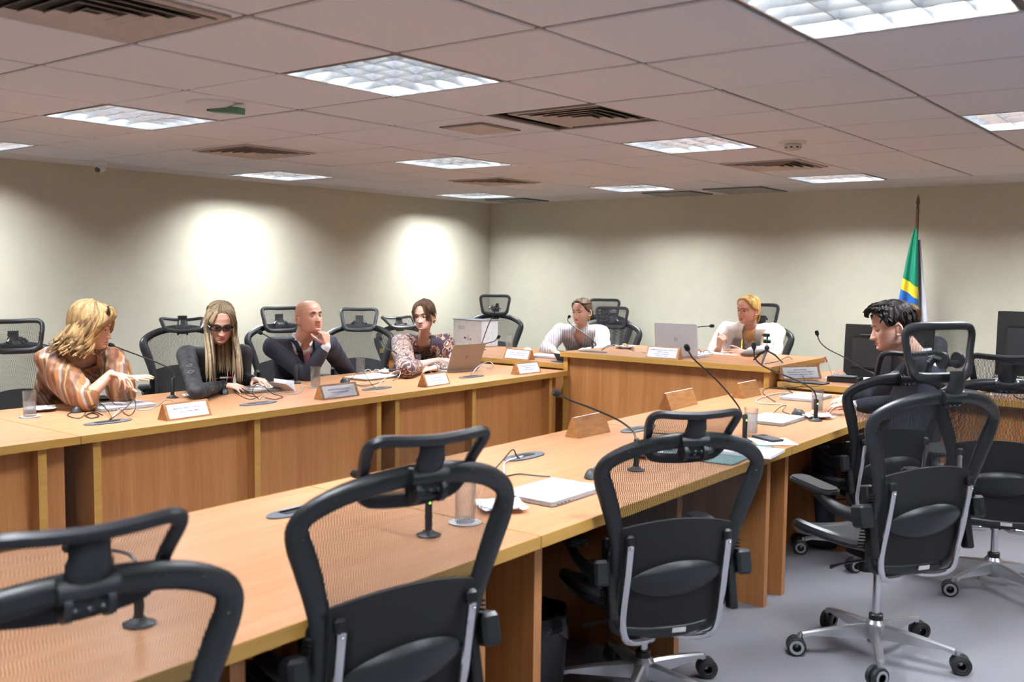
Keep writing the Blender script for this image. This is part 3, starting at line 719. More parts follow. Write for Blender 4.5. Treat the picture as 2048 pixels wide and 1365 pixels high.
# nameplates --------------------------------------------------------------
M['clearedge'] = mat('clear_acrylic_edge', 'c9bcae', .25)
def nameplate(p0, p1, lines, label, faces=1, h=.085, d=.085, sz=None, clear=False, side=1):
    """p0, p1: ends of the front lower edge (left and right as read); wedge leans back"""
    a, b = Vector(p0), Vector(p1); ax = (b-a).normalized(); w = (b-a).length; up = Vector((0, 0, 1)); back = up.cross(ax)
    e = empty('nameplate', a); o = a; T = Matrix(((ax.x, back.x, up.x, a.x), (ax.y, back.y, up.y, a.y), (ax.z, back.z, up.z, a.z), (0, 0, 0, 1)))
    P = lambda x, y, z: T @ Vector((x, y, z))
    vs = [P(0, 0, 0), P(w, 0, 0), P(w, d, 0), P(0, d, 0), P(0, d/2-.004, h), P(w, d/2-.004, h), P(w, d/2+.004, h), P(0, d/2+.004, h)]
    MB().add(vs, [(0, 3, 2, 1), (0, 1, 5, 4), (2, 3, 7, 6), (4, 5, 6, 7), (0, 4, 7, 3), (1, 2, 6, 5)]).build('wooden_wedge', M['wood_plate'], e, o, smooth=False)
    n = (P(0, 0, 0)-P(0, d/2-.004, h)).cross(ax).normalized(); n = n if n.dot(back) < 0 else -n
    sl = P(0, d/2-.004, h)-P(0, 0, 0); L_ = sl.length; s_ = sl.normalized()
    if faces > 0:
        m0, m1 = .09, .90
        q = lambda u, v, k: a+ax*(w*u)+s_*(L_*v)+n*k
        if clear:
            MB().add([q(-.01, -.0, .001), q(1.01, -.0, .001), q(1.01, 1.02, .001), q(-.01, 1.02, .001), q(-.01, -.0, .004), q(1.01, -.0, .004), q(1.01, 1.02, .004), q(-.01, 1.02, .004)],
                     [(3, 2, 1, 0), (4, 5, 6, 7), (0, 1, 5, 4), (1, 2, 6, 5), (2, 3, 7, 6), (3, 0, 4, 7)]).build('clear_cover', M['glass'], e, o, smooth=False)
        MB().add([q(.06, m0, .0005), q(.94, m0, .0005), q(.94, m1, .0005), q(.06, m1, .0005), q(.06, m0, .001), q(.94, m0, .001), q(.94, m1, .001), q(.06, m1, .001)],
                 [(3, 2, 1, 0), (4, 5, 6, 7), (0, 1, 5, 4), (1, 2, 6, 5), (2, 3, 7, 6), (3, 0, 4, 7)]).build('paper_card', M['paper'], e, o, smooth=False)
        k = len(lines)
        for i, (t, s0) in enumerate(lines):
            cu = bpy.data.curves.new('lettering', 'FONT'); cu.body = t; cu.size = s0; cu.align_x = 'CENTER'; cu.align_y = 'CENTER'; cu.offset = .00025
            to = bpy.data.objects.new('lettering', cu); tm = bpy.data.meshes.new_from_object(to); tm.materials.clear(); tm.materials.append(M['ink']); bpy.data.objects.remove(to); ob = bpy.data.objects.new('lettering', tm); col.objects.link(ob); ob.parent = e
            v = .70-(i*.17 if k > 2 else i*.2+.08)
            c = q(.5, v, .0014)-a
            ob.matrix_local = Matrix(((ax.x, s_.x, n.x, c.x), (ax.y, s_.y, n.y, c.y), (ax.z, s_.z, n.z, c.z), (0, 0, 0, 1)))
    else:
        q = lambda u, v, k: a+ax*(w*u)+Vector((0, 0, h*1.0))*v+back*k
        MB().box(a+ax*(w/2)+back*(d/2+.001)+up*(h+.001), (.006, w*.98, .002), None).build('paper_card', M['paper'], e, o, smooth=False)
    tag(e, label, 'nameplate', 'wooden nameplates'); return e
mp = [('MINISTÉRIO PÚBLICO DO ESTADO', .0112), ('DO RIO DE JANEIRO (MPRJ)', .0112)]
nameplate(at(335, 843, Z=ZL), at(424, 830.5, Z=ZL), mp, 'wooden nameplate with two printed lines, before the biscuit plate')
nameplate(at(646, 801, Z=ZL), at(719, 792, Z=ZL), mp, 'wooden nameplate with clear cover and two printed lines, before the black mouse and white laptop', clear=True)
nameplate(at(854, 775.5, Z=ZL), at(901, 768.5, Z=ZL), [('JUIZ RAFAEL ESTRELA', .0128), ('VARA DE EXECUÇÕES PENAIS', .0095)], 'wooden nameplate before the glass and mouse of the woman in the patterned blouse')
nameplate(at(1038, 750.5, Z=ZL), at(1083, 745.3, Z=ZL), [('JUÍZA ALESSANDRA DE ARAÚJO BILAC', .0108), ('MOREIRA PINTO', .0108), ('AUXILIAR DA PRESIDÊNCIA', .0095)], 'wooden nameplate at the far end of the left table beside the raised desk')
nameplate(at(1006, 717, Z=ZB), at(1057, 721.5, Z=ZB), [('JUÍZA MARCIA CORREIA HOLLANDA', .0112), ('AUXILIAR DA SEGUNDA VICE-PRESIDÊNCIA', .0090)], 'wooden nameplate on the lower back desk, text facing the room')
nameplate(at(1290, 715, Z=ZP), at(1355, 719.5, Z=ZP), [('DESEMBARGADORA MARIA ANGÉLICA', .0128), ('GUERRA GUEDES', .0128), ('SEGUNDA VICE-PRESIDENTE', .0100), ('SUPERVISORA GMF/RJ', .0100)], 'wooden nameplate on the raised desk with four printed lines')
nameplate(at(1562, 764, Z=ZB)+Vector((0, .02, .012)), at(1641, 762, Z=ZB)+Vector((0, .02, .012)), [('MARINA MANHÃES', .0125), ('DIRETORA DO GRUPO DE MONITORAMENTO E', .0100), ('FISCALIZAÇÃO DO SISTEMA CARCERÁRIO (GMF-RJ)', .0086)], 'wooden nameplate on the lower desk right of the raised desk', clear=True, h=.09)
nameplate(at(1158, 877.5, Z=ZL), at(1221, 864.5, Z=ZL), [], 'plain back of a wooden nameplate in front of the chair beside the bin', faces=0, h=.095)
nameplate(at(1343, 822, Z=ZL), at(1396, 809, Z=ZL), [], 'plain back of a wooden nameplate half hidden by a chair headrest', faces=0, h=.095)
nameplate(at(1487, 798.5, Z=ZL), at(1523, 790.5, Z=ZL), [], 'plain back of a wooden nameplate nearest the raised desk', faces=0, h=.095)
# cable hubs ---------------------------------------------------------------
def hub_plate(e, o=Vector((0, 0, 0)), w=.10, l=.26, tray=False):
    poly = [(w/2*math.cos(t)*(abs(math.cos(t))**.0), l/2*math.copysign(abs(math.sin(t))**.9, math.sin(t))) for t in np.linspace(0, 2*math.pi, 29)[:-1]]
    MB().prism(poly, .004).build('plate', M['hubgrey'], e)
    MB().prism([(x, y*1) for x, y in rrect(w*.42, l*.50, .008, 3)], .002, Matrix.Translation((-.006, .0, .0035))).build('opening', M['black'], e)
    if tray: MB().prism(rrect(w*.40, l*.5, .006, 3), .004, Matrix.Translation((-.03, -.0, .004)) @ rot(0, -22).to_4x4()).build('open_flap', M['silver'], e)
def hub(p, label, rz=0, tray=False, w=.10, l=.26):
    e = empty('cable_hub', p, rz); hub_plate(e, w=w, l=l, tray=tray); tag(e, label, 'cable outlet', 'desk cable outlets'); return e
hub((-4.65, 2.66, ZL), 'grey oval cable outlet before the laptop of the blonde woman')
hub((-4.65, 3.60, ZL), 'grey oval cable outlet before the curling papers')
hub((-4.65, 4.565, ZL), 'grey oval cable outlet before the clear spectacles')
hub((-4.65, 5.54, ZL), 'grey oval cable outlet before the open grey laptop')
hub(at(1186, 704, Z=ZP), 'grey oval cable outlet on the raised desk', 90)
hub((-2.49, 2.09, ZL), 'grey oval cable outlet with its silver flap open, in the foreground', tray=True)
hub((-2.49, 3.325, ZL), 'grey oval cable outlet behind the closed silver laptop of the foreground table')
hub((-2.49, 4.27, ZL), 'grey oval cable outlet behind a plain nameplate and the chair headrest')
hub((-2.43, 6.16, ZL), 'grey oval cable outlet at the far end of the foreground table')
e = hub(at(1115, 725.5, Z=ZB)+Vector((0, .06, 0)), 'slate grey cable outlet with raised lid beside the raised desk', 90, w=.13, l=.2)
MB().box((.03, 0, .035), (.09, .17, .004), rot(0, 48), b=.001).build('lid', M['hubgrey'], e, smooth=False)
# laptops -----------------------------------------------------------------
def hp_mark(mb, T, s=.02):
    """slanted strokes of the maker's mark on the lid"""
    for x, y0, y1 in ((-.55, -.5, 1.0), (-.15, -.5, .45), (.18, -1.0, .5), (.60, -.5, .5)):
        v = [T @ Vector(((x+y*.28+dx)*s, y*s, .0003)) for y in (y0, y1) for dx in (-.05, .05)]
        mb.add(v, [(0, 1, 3, 2)])
M['mark'] = mat('dark_mirror_mark', '4a4c52', .15, .6)
def closed_laptop(c, rz, label, w=.33, d=.225, m='silver', lid=None, mark=True):
    e = empty('laptop', c, rz)
    MB().prism(rrect(w, d, .012, 4), .008, Matrix.Translation((0, 0, .002))).build('base', M[m], e, angle=30)
    MB().prism(rrect(w-.002, d-.002, .012, 4), .006, Matrix.Translation((0, 0, .0112))).build('lid', M[lid or m], e, angle=30)
    if mark:
        mb = MB(); hp_mark(mb, Matrix.Translation((0, 0, .0172))); mb.build('mark', M['mark'], e, smooth=False)
    mb = MB()
    for k in range(4): mb.box((-w/2+.035+k*.022, -d/2-.0003, .006), (.012, .001, .003))
    mb.build('ports', M['black'], e, smooth=False)
    tag(e, label, 'laptop', 'laptops'); return e
closed_laptop(at(240, 815, Z=ZL), 88, 'closed grey laptop in front of the forearms of the blonde woman', m='silver')
closed_laptop(at(528, 781, Z=ZL), 84, 'closed laptop under papers by the hands of the woman in dark glasses', m='darksilver', mark=False)
closed_laptop(at(742, 757, Z=ZL), 92, 'closed laptop with white lid before the clear spectacles', m='darksilver', lid='white')
closed_laptop((-1.995, 2.835, ZL), 90, 'closed silver laptop between two foreground chairs', w=.335, d=.235)
closed_laptop(at(1548, 842, Z=ZL), 91, 'closed silver laptop behind the phone and papers')
closed_laptop(at(1612, 797, Z=ZL), 90, 'closed silver laptop with a white cable, at the far end of the foreground table')
closed_laptop(at(1098, 714.5, Z=ZB), 3, 'closed silver laptop under the hands of the woman in the striped shirt', mark=False)
def open_laptop(hinge, rz, label, m, ang=105, w=.33, d=.225):
    """hinge: middle of the hinge; the lid's outside looks towards local -Y"""
    e = empty('laptop', hinge, rz)
    MB().prism(rrect(w, d, .012, 4), .014, Matrix.Translation((0, d/2, .002))).build('base', M[m if m != 'darksilver' else 'silver'], e, angle=30)
    T = Matrix.Translation((0, 0, .014)) @ Matrix.Rotation(math.radians(ang), 4, 'X') @ Matrix.Translation((0, d/2, 0))
    ld = MB().prism(rrect(w, d, .012, 4), .006, T @ Matrix.Translation((0, 0, -.0))).build('lid', M[m], e, angle=30)
    MB().prism(rrect(w-.016, d-.016, .004, 2), .001, T @ Matrix.Translation((0, 0, -.0012))).build('screen', M['black'], ld, smooth=False) if False else None
    MB().prism(rrect(w-.014, d-.02, .004, 2), .001, T @ Matrix.Translation((0, 0, -.0012))).build('screen', M['black'], ld, smooth=False)
    mb = MB(); hp_mark(mb, T @ Matrix.Translation((0, 0, .0066)), .021); mb.build('mark', M['mark'], ld, smooth=False)
    mb = MB()
    for r in range(5):
        for k in range(13): mb.box((-w/2+.03+k*.0225, .045+r*.021, .0166), (.018, .017, .0012))
    mb.build('keyboard', M['black'], e, smooth=False)
    tag(e, label, 'laptop', 'laptops'); return e
h0 = at(925, 743.5, Z=ZL)
open_laptop(h0, 82, 'open grey laptop, its lid towards the room, before the woman in the patterned blouse', 'darksilver', 112)
open_laptop(at(1353, 714, Z=ZP), 4, 'open silver laptop on the raised desk, lid towards the camera', 'silver', 97, w=.35, d=.245)
# mice --------------------------------------------------------------------
def mouse(p, rz, label):
    e = empty('computer_mouse', p, rz)
    MB().grid(lambda i, j: (lambda a, r: (r*.031*math.cos(a), r*.054*math.sin(a), .002+.034*max(0, 1-r**2.6)**.8*(1-.18*math.sin(a)*r)))(2*math.pi*i, 1-j), 24, 8).build('body', M['black_soft'], e, angle=0)
    MB().lathe([(0, -.003), (.009, -.003), (.009, .003), (0, .003)], 12, Matrix.Translation((0, .028, .030)) @ Matrix.Rotation(math.pi/2, 4, 'Y')).build('scroll_wheel', M['rubber'], e)
    tag(e, label, 'mouse', 'black computer mice')
mouse(at(157, 824, Z=ZL), 30, 'black mouse at the corner of the grey laptop of the blonde woman')
mouse(at(447, 788, Z=ZL), 60, 'black mouse behind the biscuit plate, near the woman in dark glasses')
mouse(at(690, 766, Z=ZL), 70, 'black mouse behind the clear-covered nameplate')
mouse(at(853, 746, Z=ZL), 60, 'black mouse beside the glass and the open grey laptop')
mouse(at(1185, 955, Z=ZL), 20, 'black mouse with its wrapped cable behind the closed foreground laptop')
mouse(at(1597, 832, Z=ZL), 60, 'black mouse between the closed laptop and the biscuit plate, far foreground table')
# plates with napkin and biscuits -----------------------------------------
def plate(p, rz, label, n=3, sc_=1.0):
    e = empty('biscuit_plate', p, rz)
    MB().lathe([(0, 0), (.040*sc_, 0), (.050*sc_, .006), (.078*sc_, .016), (.079*sc_, .018), (.050*sc_, .009), (0, .005)], 32).build('plate', M['porcelain'], e)
    rn = random.Random(int(p.x*1000))
    def nf(i, j):
        x, y = (2*i-1)*.078*sc_, (2*j-1)*.078*sc_; r = math.hypot(x, y)
        return (x, y, .010+.16*max(0, r-.045)+.010*noise.noise(Vector((x*40, y*40, p.x))))
    MB().grid(nf, 14, 14, thick=.0008).build('paper_napkin', M['paper'], e)
    for k in range(n):
        a = rn.uniform(0, 6.28); r = .022
        MB().ell((r*math.cos(a+k*2.1), r*math.sin(a+k*2.1), .021+.005*k), (.022, .016, .008), rot(rn.uniform(-15, 15), rn.uniform(-15, 15), rn.uniform(0, 180)), 14, 8).build('biscuit', M['cookie'], e)
    tag(e, label, 'plate', 'plates of biscuits')
plate(at(396, 794, Z=ZL), 20, 'biscuit plate with napkin on the left table behind the first nameplate')
plate(at(1001, 1018, Z=ZL), 50, 'biscuit plate with napkin in the foreground, by the corner of the silver laptop')
plate(at(1283, 912, Z=ZL), 10, 'biscuit plate seen through the chair mesh near the teal folder')
plate(at(1634, 836, Z=ZL), 35, 'biscuit plate in front of the far cloudy water glass')
plate(at(1250, 697, Z=ZP), 35, 'biscuit plate on the raised desk')
plate(at(80, 822, Z=ZL), 65, 'napkin plate half hidden behind the leftmost water glass', n=0)
# soft goods, papers ------------------------------------------------------
def crumple(p, r, label, seed=0):
    o = MB().grid(lambda i, j: (lambda a, t: (r*math.sin(t)*math.cos(a)*(1+.35*noise.noise(Vector((math.cos(a)*2, math.sin(a)*2, t*2+seed)))), r*math.sin(t)*math.sin(a), max(0, .45*r*(1+math.cos(t))*.8*(1+.6*noise.noise(Vector((math.cos(a)*3, math.sin(a)*3, t*3+seed)))))))(2*math.pi*i, math.pi*(.02+.96*j)), 18, 10).build('paper_tissue', M['paper'], None)
    o.location = p; tag(o, label, 'tissue'); return o
crumple(at(1055, 702, Z=ZB), .035, 'crumpled white tissue behind the back desk nameplate', 3)
crumple(at(768, 747, Z=ZL), .04, 'crumpled white tissue beside the clear spectacles', 8)
def sheet(name, quad, z, m, label, cat_, th=.003, grp=None):
    q = [Vector((p.x, p.y, z)) for p in quad]; o = sum(q, Vector((0, 0, 0)))/4; o.z = z
    vs = [p-o for p in q]+[p-o+Vector((0, 0, th)) for p in q]
    mb = MB().add(vs, [(3, 2, 1, 0), (4, 5, 6, 7), (0, 1, 5, 4), (1, 2, 6, 5), (2, 3, 7, 6), (3, 0, 4, 7)])
    ob = mb.build(name, m, None, smooth=False); ob.location = o; tag(ob, label, cat_, grp); return ob
def quad(c, w, d, rz):
    c = Vector(c); a = math.radians(rz); X = Vector((math.cos(a), math.sin(a), 0)); Y = Vector((-math.sin(a), math.cos(a), 0))
    return [c-X*w/2-Y*d/2, c+X*w/2-Y*d/2, c+X*w/2+Y*d/2, c-X*w/2+Y*d/2]
M['teal'] = mat('teal_folder_card', '5d8484', .5)
sheet('folder', quad((-1.935, 3.98, 0), .40, .52, 4), ZL+.001, M['teal'], 'open teal cardboard folder on the foreground table', 'folder', .004)
sheet('paper_stack', quad(at(1500, 908, Z=ZL), .25, .21, 6), ZL+.0055, M['paper'], 'white paper stack lying on the teal folder', 'paper', .012)
sheet('paper_stack', quad(at(1405, 900, Z=ZL), .21, .24, 8), ZL+.0055, M['paper'], 'white sheets seen through the chair mesh on the teal folder', 'paper', .003)
sheet('paper_napkin', quad(at(1545, 884, Z=ZL), .19, .19, 40), ZL+.0005, M['paper'], 'white napkin under the dark phone', 'napkin', .0015)
def phone(p, rz, label, z=.0):
    e = empty('smartphone', p+Vector((0, 0, z)), rz)
    MB().prism(rrect(.075, .155, .010, 4), .009).build('body', M['black'], e, angle=30)
    MB().prism(rrect(.070, .150, .008, 4), .0006, Matrix.Translation((0, 0, .0088))).build('screen', M['dkgrey'], e, angle=30)
    MB().box((.018, .055, .0105), (.030, .032, .002), b=.0008).build('camera_bump', M['black_soft'], e)
    tag(e, label, 'phone', 'phones')
phone(at(1535, 880, Z=ZL), 62, 'dark phone lying on a white napkin behind the paper stack', .003)
phone(at(215, 800, Z=ZL)+Vector((-.06, 0, 0)), 75, 'dark phone in an orange case beyond the closed grey laptop')
phone(at(430, 790, Z=ZL)+Vector((-.1, 0, 0)), 80, 'dark phone lying beside the biscuit plate near the mouse')
phone(at(782, 742, Z=ZL), 85, 'dark phone between the spectacles and a microphone foot')
sheet('paper_stack', quad(at(528, 779, Z=ZL), .20, .29, 2), ZL+.019, M['paper'], 'loose white papers on the laptop of the woman in dark glasses', 'paper', .002)
c0 = at(585, 782, Z=ZL)   # a sheet curling up off the stack
def curl(i, j):
    t = i*1.0; a = -1.0+3.6*t; r = .055
    return (c0.x-.11+.20*j, c0.y-.02-.13*t+ r*math.sin(a)*.9, ZL+.012+r*(.95+math.cos(a+2.2))*(.9))
o = MB().grid(curl, 18, 4, thick=.001).build('curled_paper', M['paper']); tag(o, 'white sheet curling up beside the second microphone', 'paper')
sheet('paper_stack', quad(at(1440, 707, Z=ZP), .34, .24, 4), ZP+.0005, M['paper'], 'white sheet with red pen before the elderly woman in the shawl', 'paper', .002)
sheet('paper_stack', quad(at(1705, 757, Z=ZB), .34, .24, 4), ZB+.0005, M['paper'], 'white sheets under the writing hand at the first monitor', 'paper', .002)
# open magazine on the back desk
e = empty('open_book', at(906, 703, Z=ZB), 10)
for s_ in (-1, 1):
    MB().grid(lambda i, j, s_=s_: (s_*(.005+.20*i), -.13+.26*j, .004+.022*math.sin(math.pi*min(1, i*1.1))*.9), 10, 2, thick=.006*s_).build('page_block', M['paper'], e)
MB().box((0, 0, .002), (.43, .27, .003)).build('cover', M['hubgrey'], e)
tag(e, 'open book or brochure on the lower back desk behind the grey laptop', 'book')
def pen(a, b, label, cap='red', m=None):
    a, b = Vector(a), Vector(b); e = empty('pen', a); d = (b-a); R = d.to_track_quat('Z', 'Y').to_matrix().to_4x4(); T = Matrix.Rotation(0, 4, 'X'); l = d.length
    MB().lathe([(0, 0), (.0012, .001), (.0038, .014), (.0038, l*.72), (0, l*.72)], 10, R).build('barrel', m or M['white'], e)
    MB().lathe([(0, l*.70), (.0046, l*.70), (.0046, l*.98), (.003, l), (0, l)], 10, R).build('cap', M[cap], e)
    tag(e, label, 'pen', 'pens')
pen(at(1437, 707, Z=ZP)+Vector((0, 0, .007)), at(1474, 707.5, Z=ZP)+Vector((0, 0, .007)), 'red-capped pen lying on the sheet on the raised desk')
# spectacles
M['clearframe'] = mat('clear_plastic_frame', 'c9d2da', .15)
M['tint'] = glassmat('dark_lens', (.25, .25, .3))
def spectacles(p, rz, label, m, name='spectacles', tilt=70):
    e = empty(name, p, rz)
    T = Matrix.Translation((0, 0, .022)) @ Matrix.Rotation(math.radians(90-(90-tilt)), 4, 'X')
    mb = MB()
    for s_ in (-1, 1):
        mb.tube([T @ Vector((s_*.034+.024*math.cos(a), .020*math.sin(a), 0)) for a in np.linspace(0, 2*math.pi, 21)[:-1]], .0026, 6, closed=True)
        mb.tube(cat([T @ Vector((s_*.060, .008, 0)), Vector((s_*.066, .03, .020)), Vector((s_*.06, .09, .006)), Vector((s_*.045, .125, .004))], 4), .0022, 6)
    mb.tube([T @ Vector((-.010, .004, 0)), T @ Vector((0, .008, 0)), T @ Vector((.010, .004, 0))], .0022, 6)
    mb.build('frame', m, e)
    for s_ in (-1, 1):
        MB().lathe([(0, -.0005), (.022, -.0005), (.022, .0005), (0, .0005)], 20, T @ Matrix.Translation((s_*.034, 0, 0)) @ Matrix.Diagonal((1.05, .88, 1, 1))).build('lens', M['glass'], e)
    tag(e, label, 'glasses')
spectacles(at(745, 750, Z=ZL), 52, 'clear-framed spectacles standing folded open by the white tissue', M['clearframe'])
spectacles(at(1404, 711, Z=ZP), 10, 'thin dark-framed spectacles beside the open laptop on the raised desk', M['black'])
# pouch
e = empty('pouch', at(1507, 713, Z=ZP), 20)
MB().grid(lambda i, j: (lambda a, t: (.11*math.sin(t)*math.cos(a)*(1+.1*math.cos(3*a)), .055*math.sin(t)*math.sin(a), .004+max(0, .03*(1-math.cos(math.pi-t)*-1)*.9+.018*math.cos(a)*math.sin(t))))(2*math.pi*i, math.pi*(.02+.96*j)), 24, 12).build('body', mat('grey_fabric', '77757a', .7), e, angle=0)
MB().tube([(-.105, 0, .02), (-.04, -.03, .032), (.04, -.03, .045), (.1, 0, .05)], .004, 6).build('zip', M['gold'], e)
tag(e, 'small grey zipped pouch on the raised desk beside the mini tripod', 'pouch')
# mini tripod with action camera
tp = at(1533, 725, Z=ZP); e = empty('mini_tripod', tp)
T = Matrix.Translation(tp)
hc = Vector((0, 0, .105))
for k, (q0, q1) in enumerate(((1507, 722), (1524, 729.5), (1566, 727.5))):
    f = at(q0, q1, Z=ZP)-tp
    mb = MB().tube([hc+Vector((0, 0, -.02)), hc*.45+f*.5+Vector((0, 0, .01)), f+Vector((0, 0, .004))], [.008, .0095, .005], 8, flat=(1.2, .6)); mb.build('leg', M['black'], e)
MB().ell(hc, .0185, seg=20, rings=12).build('ball_head', M['black_soft'], e)
MB().tube([hc+Vector((0, 0, .015)), hc+Vector((0, 0, .032))], .006, 10).build('neck', M['silver'], e)
MB().box(hc+Vector((0, 0, .044)), (.052, .026, .022), b=.004).build('recorder_body', M['black'], e)
MB().box(hc+Vector((0, 0, .058)), (.054, .028, .006), rot(0, 4), b=.002).build('green_clamp', M['green'], e)
MB().tube([hc+Vector((0, 0, .06)), hc+Vector((0, 0, .082))], .006, 10).build('post', M['black'], e)
MB().box(hc+Vector((-.004, 0, .092)), (.044, .026, .024), b=.005).lathe([(0, 0), (.010, 0), (.010, .010), (0, .011)], 14, Matrix.Translation(hc+Vector((-.024, 0, .092))) @ Matrix.Rotation(-math.pi/2, 4, 'Y')).build('camera_head', M['black'], e)
MB().tube(cat([hc+Vector((.026, 0, .05)), hc+Vector((.048, 0, .045)), hc+Vector((.046, 0, .012)), hc+Vector((.02, 0, -.02))], 5), .0016, 6).build('lead', M['black'], e)
tag(e, 'black mini tripod with small camera and green clamp on the raised desk', 'tripod')
# cables -------------------------------------------------------------------
def cable(pts, label, m='black', r=.0024, n=6):
    P = cat(pts, n); o = P[0].copy(); ob = MB().tube(P, r, 6).build('cable', M[m], None, o); tag(ob, label, 'cable', 'loose cables'); return ob
def onT(x, y, z=ZL, h=.003): p = at(x, y, Z=z); return Vector((p.x, p.y, z+h))
def lift(x, y, X, z0=ZL+.003): p = at(x, y, X=X); p.z = max(p.z, z0); return p
cable([onT(222, 841), lift(228, 832, -4.68), lift(240, 820, -4.8), onT(262, 818), onT(290, 822), onT(318, 812)], 'white cable rising from the outlet before the blonde woman', 'cablegrey', .003)
cable([onT(218, 842), lift(222, 833, -4.7), onT(205, 818, h=.022), lift(190, 810, -4.95), onT(175, 822), onT(160, 838), onT(135, 832), onT(150, 823)], 'thin black mouse cable looping at the left laptop corner')
cable([onT(220, 842), lift(250, 818, -4.75), lift(268, 800, -4.8), lift(270, 820, -4.72), onT(255, 832), onT(225, 812, h=.022)], 'black cable arching over the closed grey laptop', 'black')
cable([onT(318, 812), lift(330, 802, -4.9), lift(340, 800, -4.88), onT(348, 808)], 'short white plug cable behind the first nameplate', 'cablegrey', .003)
cable([onT(170, 833), onT(185, 828), onT(198, 834), onT(182, 838), onT(172, 832), onT(190, 826), onT(205, 832)], 'tangled black cable bundle beside the left mouse', 'black', .003)
cable([onT(520, 801), lift(530, 790, -4.72), onT(550, 786), onT(590, 790), onT(606, 780), onT(600, 770)], 'pale cable from the outlet to the papers of the woman in dark glasses', 'cablegrey', .003)
cable([onT(518, 800), lift(505, 786, -4.8), lift(512, 770, -4.8), lift(530, 775, -4.75), lift(545, 788, -4.68), onT(565, 795), onT(550, 800), onT(530, 797)], 'black cable looping over the papers before the curled sheet')
cable([onT(515, 795), onT(495, 792), onT(480, 782, h=.022), onT(470, 786), onT(500, 800), onT(525, 790)], 'thin black cable beside the mouse of the woman in dark glasses', 'black', .002)
cable([onT(752, 776), lift(765, 762, -4.72), lift(785, 745, -4.8), lift(800, 743, -4.8), lift(797, 755, -4.78), onT(785, 763)], 'grey cable loop above the outlet before the spectacles', 'cablegrey', .003)
cable([onT(750, 777), lift(740, 765, -4.75), lift(728, 745, -4.85), lift(718, 742, -4.88), lift(705, 755, -4.9), onT(697, 765)], 'thin black cable arching over the white laptop lid', 'black', .002)
cable([onT(705, 768), onT(722, 772), onT(745, 770), onT(768, 764), onT(755, 768), onT(730, 775), onT(712, 772)], 'black cable coil before the white laptop', 'black', .002)
cable([onT(942, 752), lift(952, 738, -4.72), lift(965, 728, -4.75), lift(980, 724, -4.74), lift(987, 733, -4.7), onT(975, 737), onT(960, 733)], 'white cable loop right of the open grey laptop', 'cablegrey', .003)
cable([onT(941, 752), lift(953, 735, -4.75), lift(975, 722, -4.8), onT(998, 720), onT(985, 724), onT(965, 728)], 'black cable right of the open grey laptop')
cable([onT(1000, 985), lift(988, 958, -2.4), onT(985, 945), lift(1005, 922, -2.45), lift(1025, 900, -2.47), lift(1033, 912, -2.48), onT(1040, 920)], 'black cable loop at the outlet behind the foreground laptop', 'black', .003)
cable([onT(1010, 960), lift(1008, 940, -2.44), lift(1020, 920, -2.48), lift(1045, 915, -2.49), onT(1040, 918)], 'grey cable loop at the outlet behind the foreground laptop', 'cablegrey', .004)
cable([onT(1010, 955), onT(1040, 950), onT(1075, 953), onT(1100, 955)], 'black cable running behind the foreground laptop', 'black', .003)
cable([onT(1285, 860), lift(1300, 845, -2.5), onT(1310, 855), onT(1300, 866), onT(1340, 870)], 'black cable tangle behind the chair headrest', 'black', .003)
cable([onT(1600, 792), onT(1560, 788), onT(1515, 800), onT(1520, 808), onT(1560, 810)], 'white cable curving to the far silver laptop', 'cablegrey', .0035)
cable([onT(1590, 792), lift(1570, 778, -2.45), onT(1535, 778), onT(1526, 788), onT(1550, 805)], 'black cable arching beside the far plain nameplate', 'black', .003)
cable([onT(1545, 830), onT(1560, 822, h=.02), lift(1572, 812, -2.2), onT(1565, 824), onT(1580, 830)], 'small black cable knot behind the middle silver laptop')
cable([onT(1205, 701, ZP), lift(1215, 695, -3.85, ZP+.003), lift(1232, 690, -3.8, ZP+.003), onT(1250, 698, ZP), onT(1290, 706, ZP)], 'pale cable with black clip on the raised desk', 'cablegrey', .003)
cable([onT(1203, 702, ZP), lift(1213, 693, -3.85, ZP+.003), lift(1235, 691, -3.8, ZP+.003), onT(1265, 702, ZP), onT(1292, 707, ZP)], 'black cable running to the raised desk nameplate')
cable([onT(1530, 729, ZP), onT(1555, 724, ZP), lift(1575, 714.5, -2.85, ZP+.003), onT(1583, 719, ZP), at(1595, 736, X=-2.655), onT(1610, 768, ZB), at(1580, 776, Y=6.45), at(1560, 768, Y=6.45)], 'black cable hanging from the mini tripod over the desk corner', 'black', .0025)
cable([onT(1655, 763, ZB), at(1640, 772, Y=6.45), at(1600, 774, Y=6.45), at(1570, 765, Y=6.45)], 'black cable sagging over the front edge of the right back desk', 'black', .0025)
# white carton on the back desk -------------------------------------------
c = at(930, 691, Z=ZB)
e = empty('white_carton', c, -8)
MB().box((.03, .11, .125), (.42, .22, .25), b=.003).build('carton', mat('white_card', 'e9eef3', .6), e, smooth=False)
MB().box((.03, .11, .252), (.43, .23, .006)).build('lid_edge', M['dkgrey'], e, smooth=False)
mb = MB()
for k in range(5): mb.box((-.055, -.0008, .19-k*.008), (.10, .001, .004))
mb.build('printed_lines', mat('pale_print', 'b9c4cc', .7), e, smooth=False)
mb = MB().box((.0, -.0008, .075), (.03, .001, .018)); mb.build('blue_label', mat('blue_print', '3c62a8', .6), e, smooth=False)
MB().box((.045, -.0008, .075), (.035, .001, .05)).build('label', mat('pale_green_print', 'cddccf', .6), e, smooth=False)
MB().box((.08, -.0008, .065), (.016, .001, .016)).build('dark_label', M['dkgrey'], e, smooth=False)
tag(e, 'white carton with small printed labels on the lower back desk', 'box')
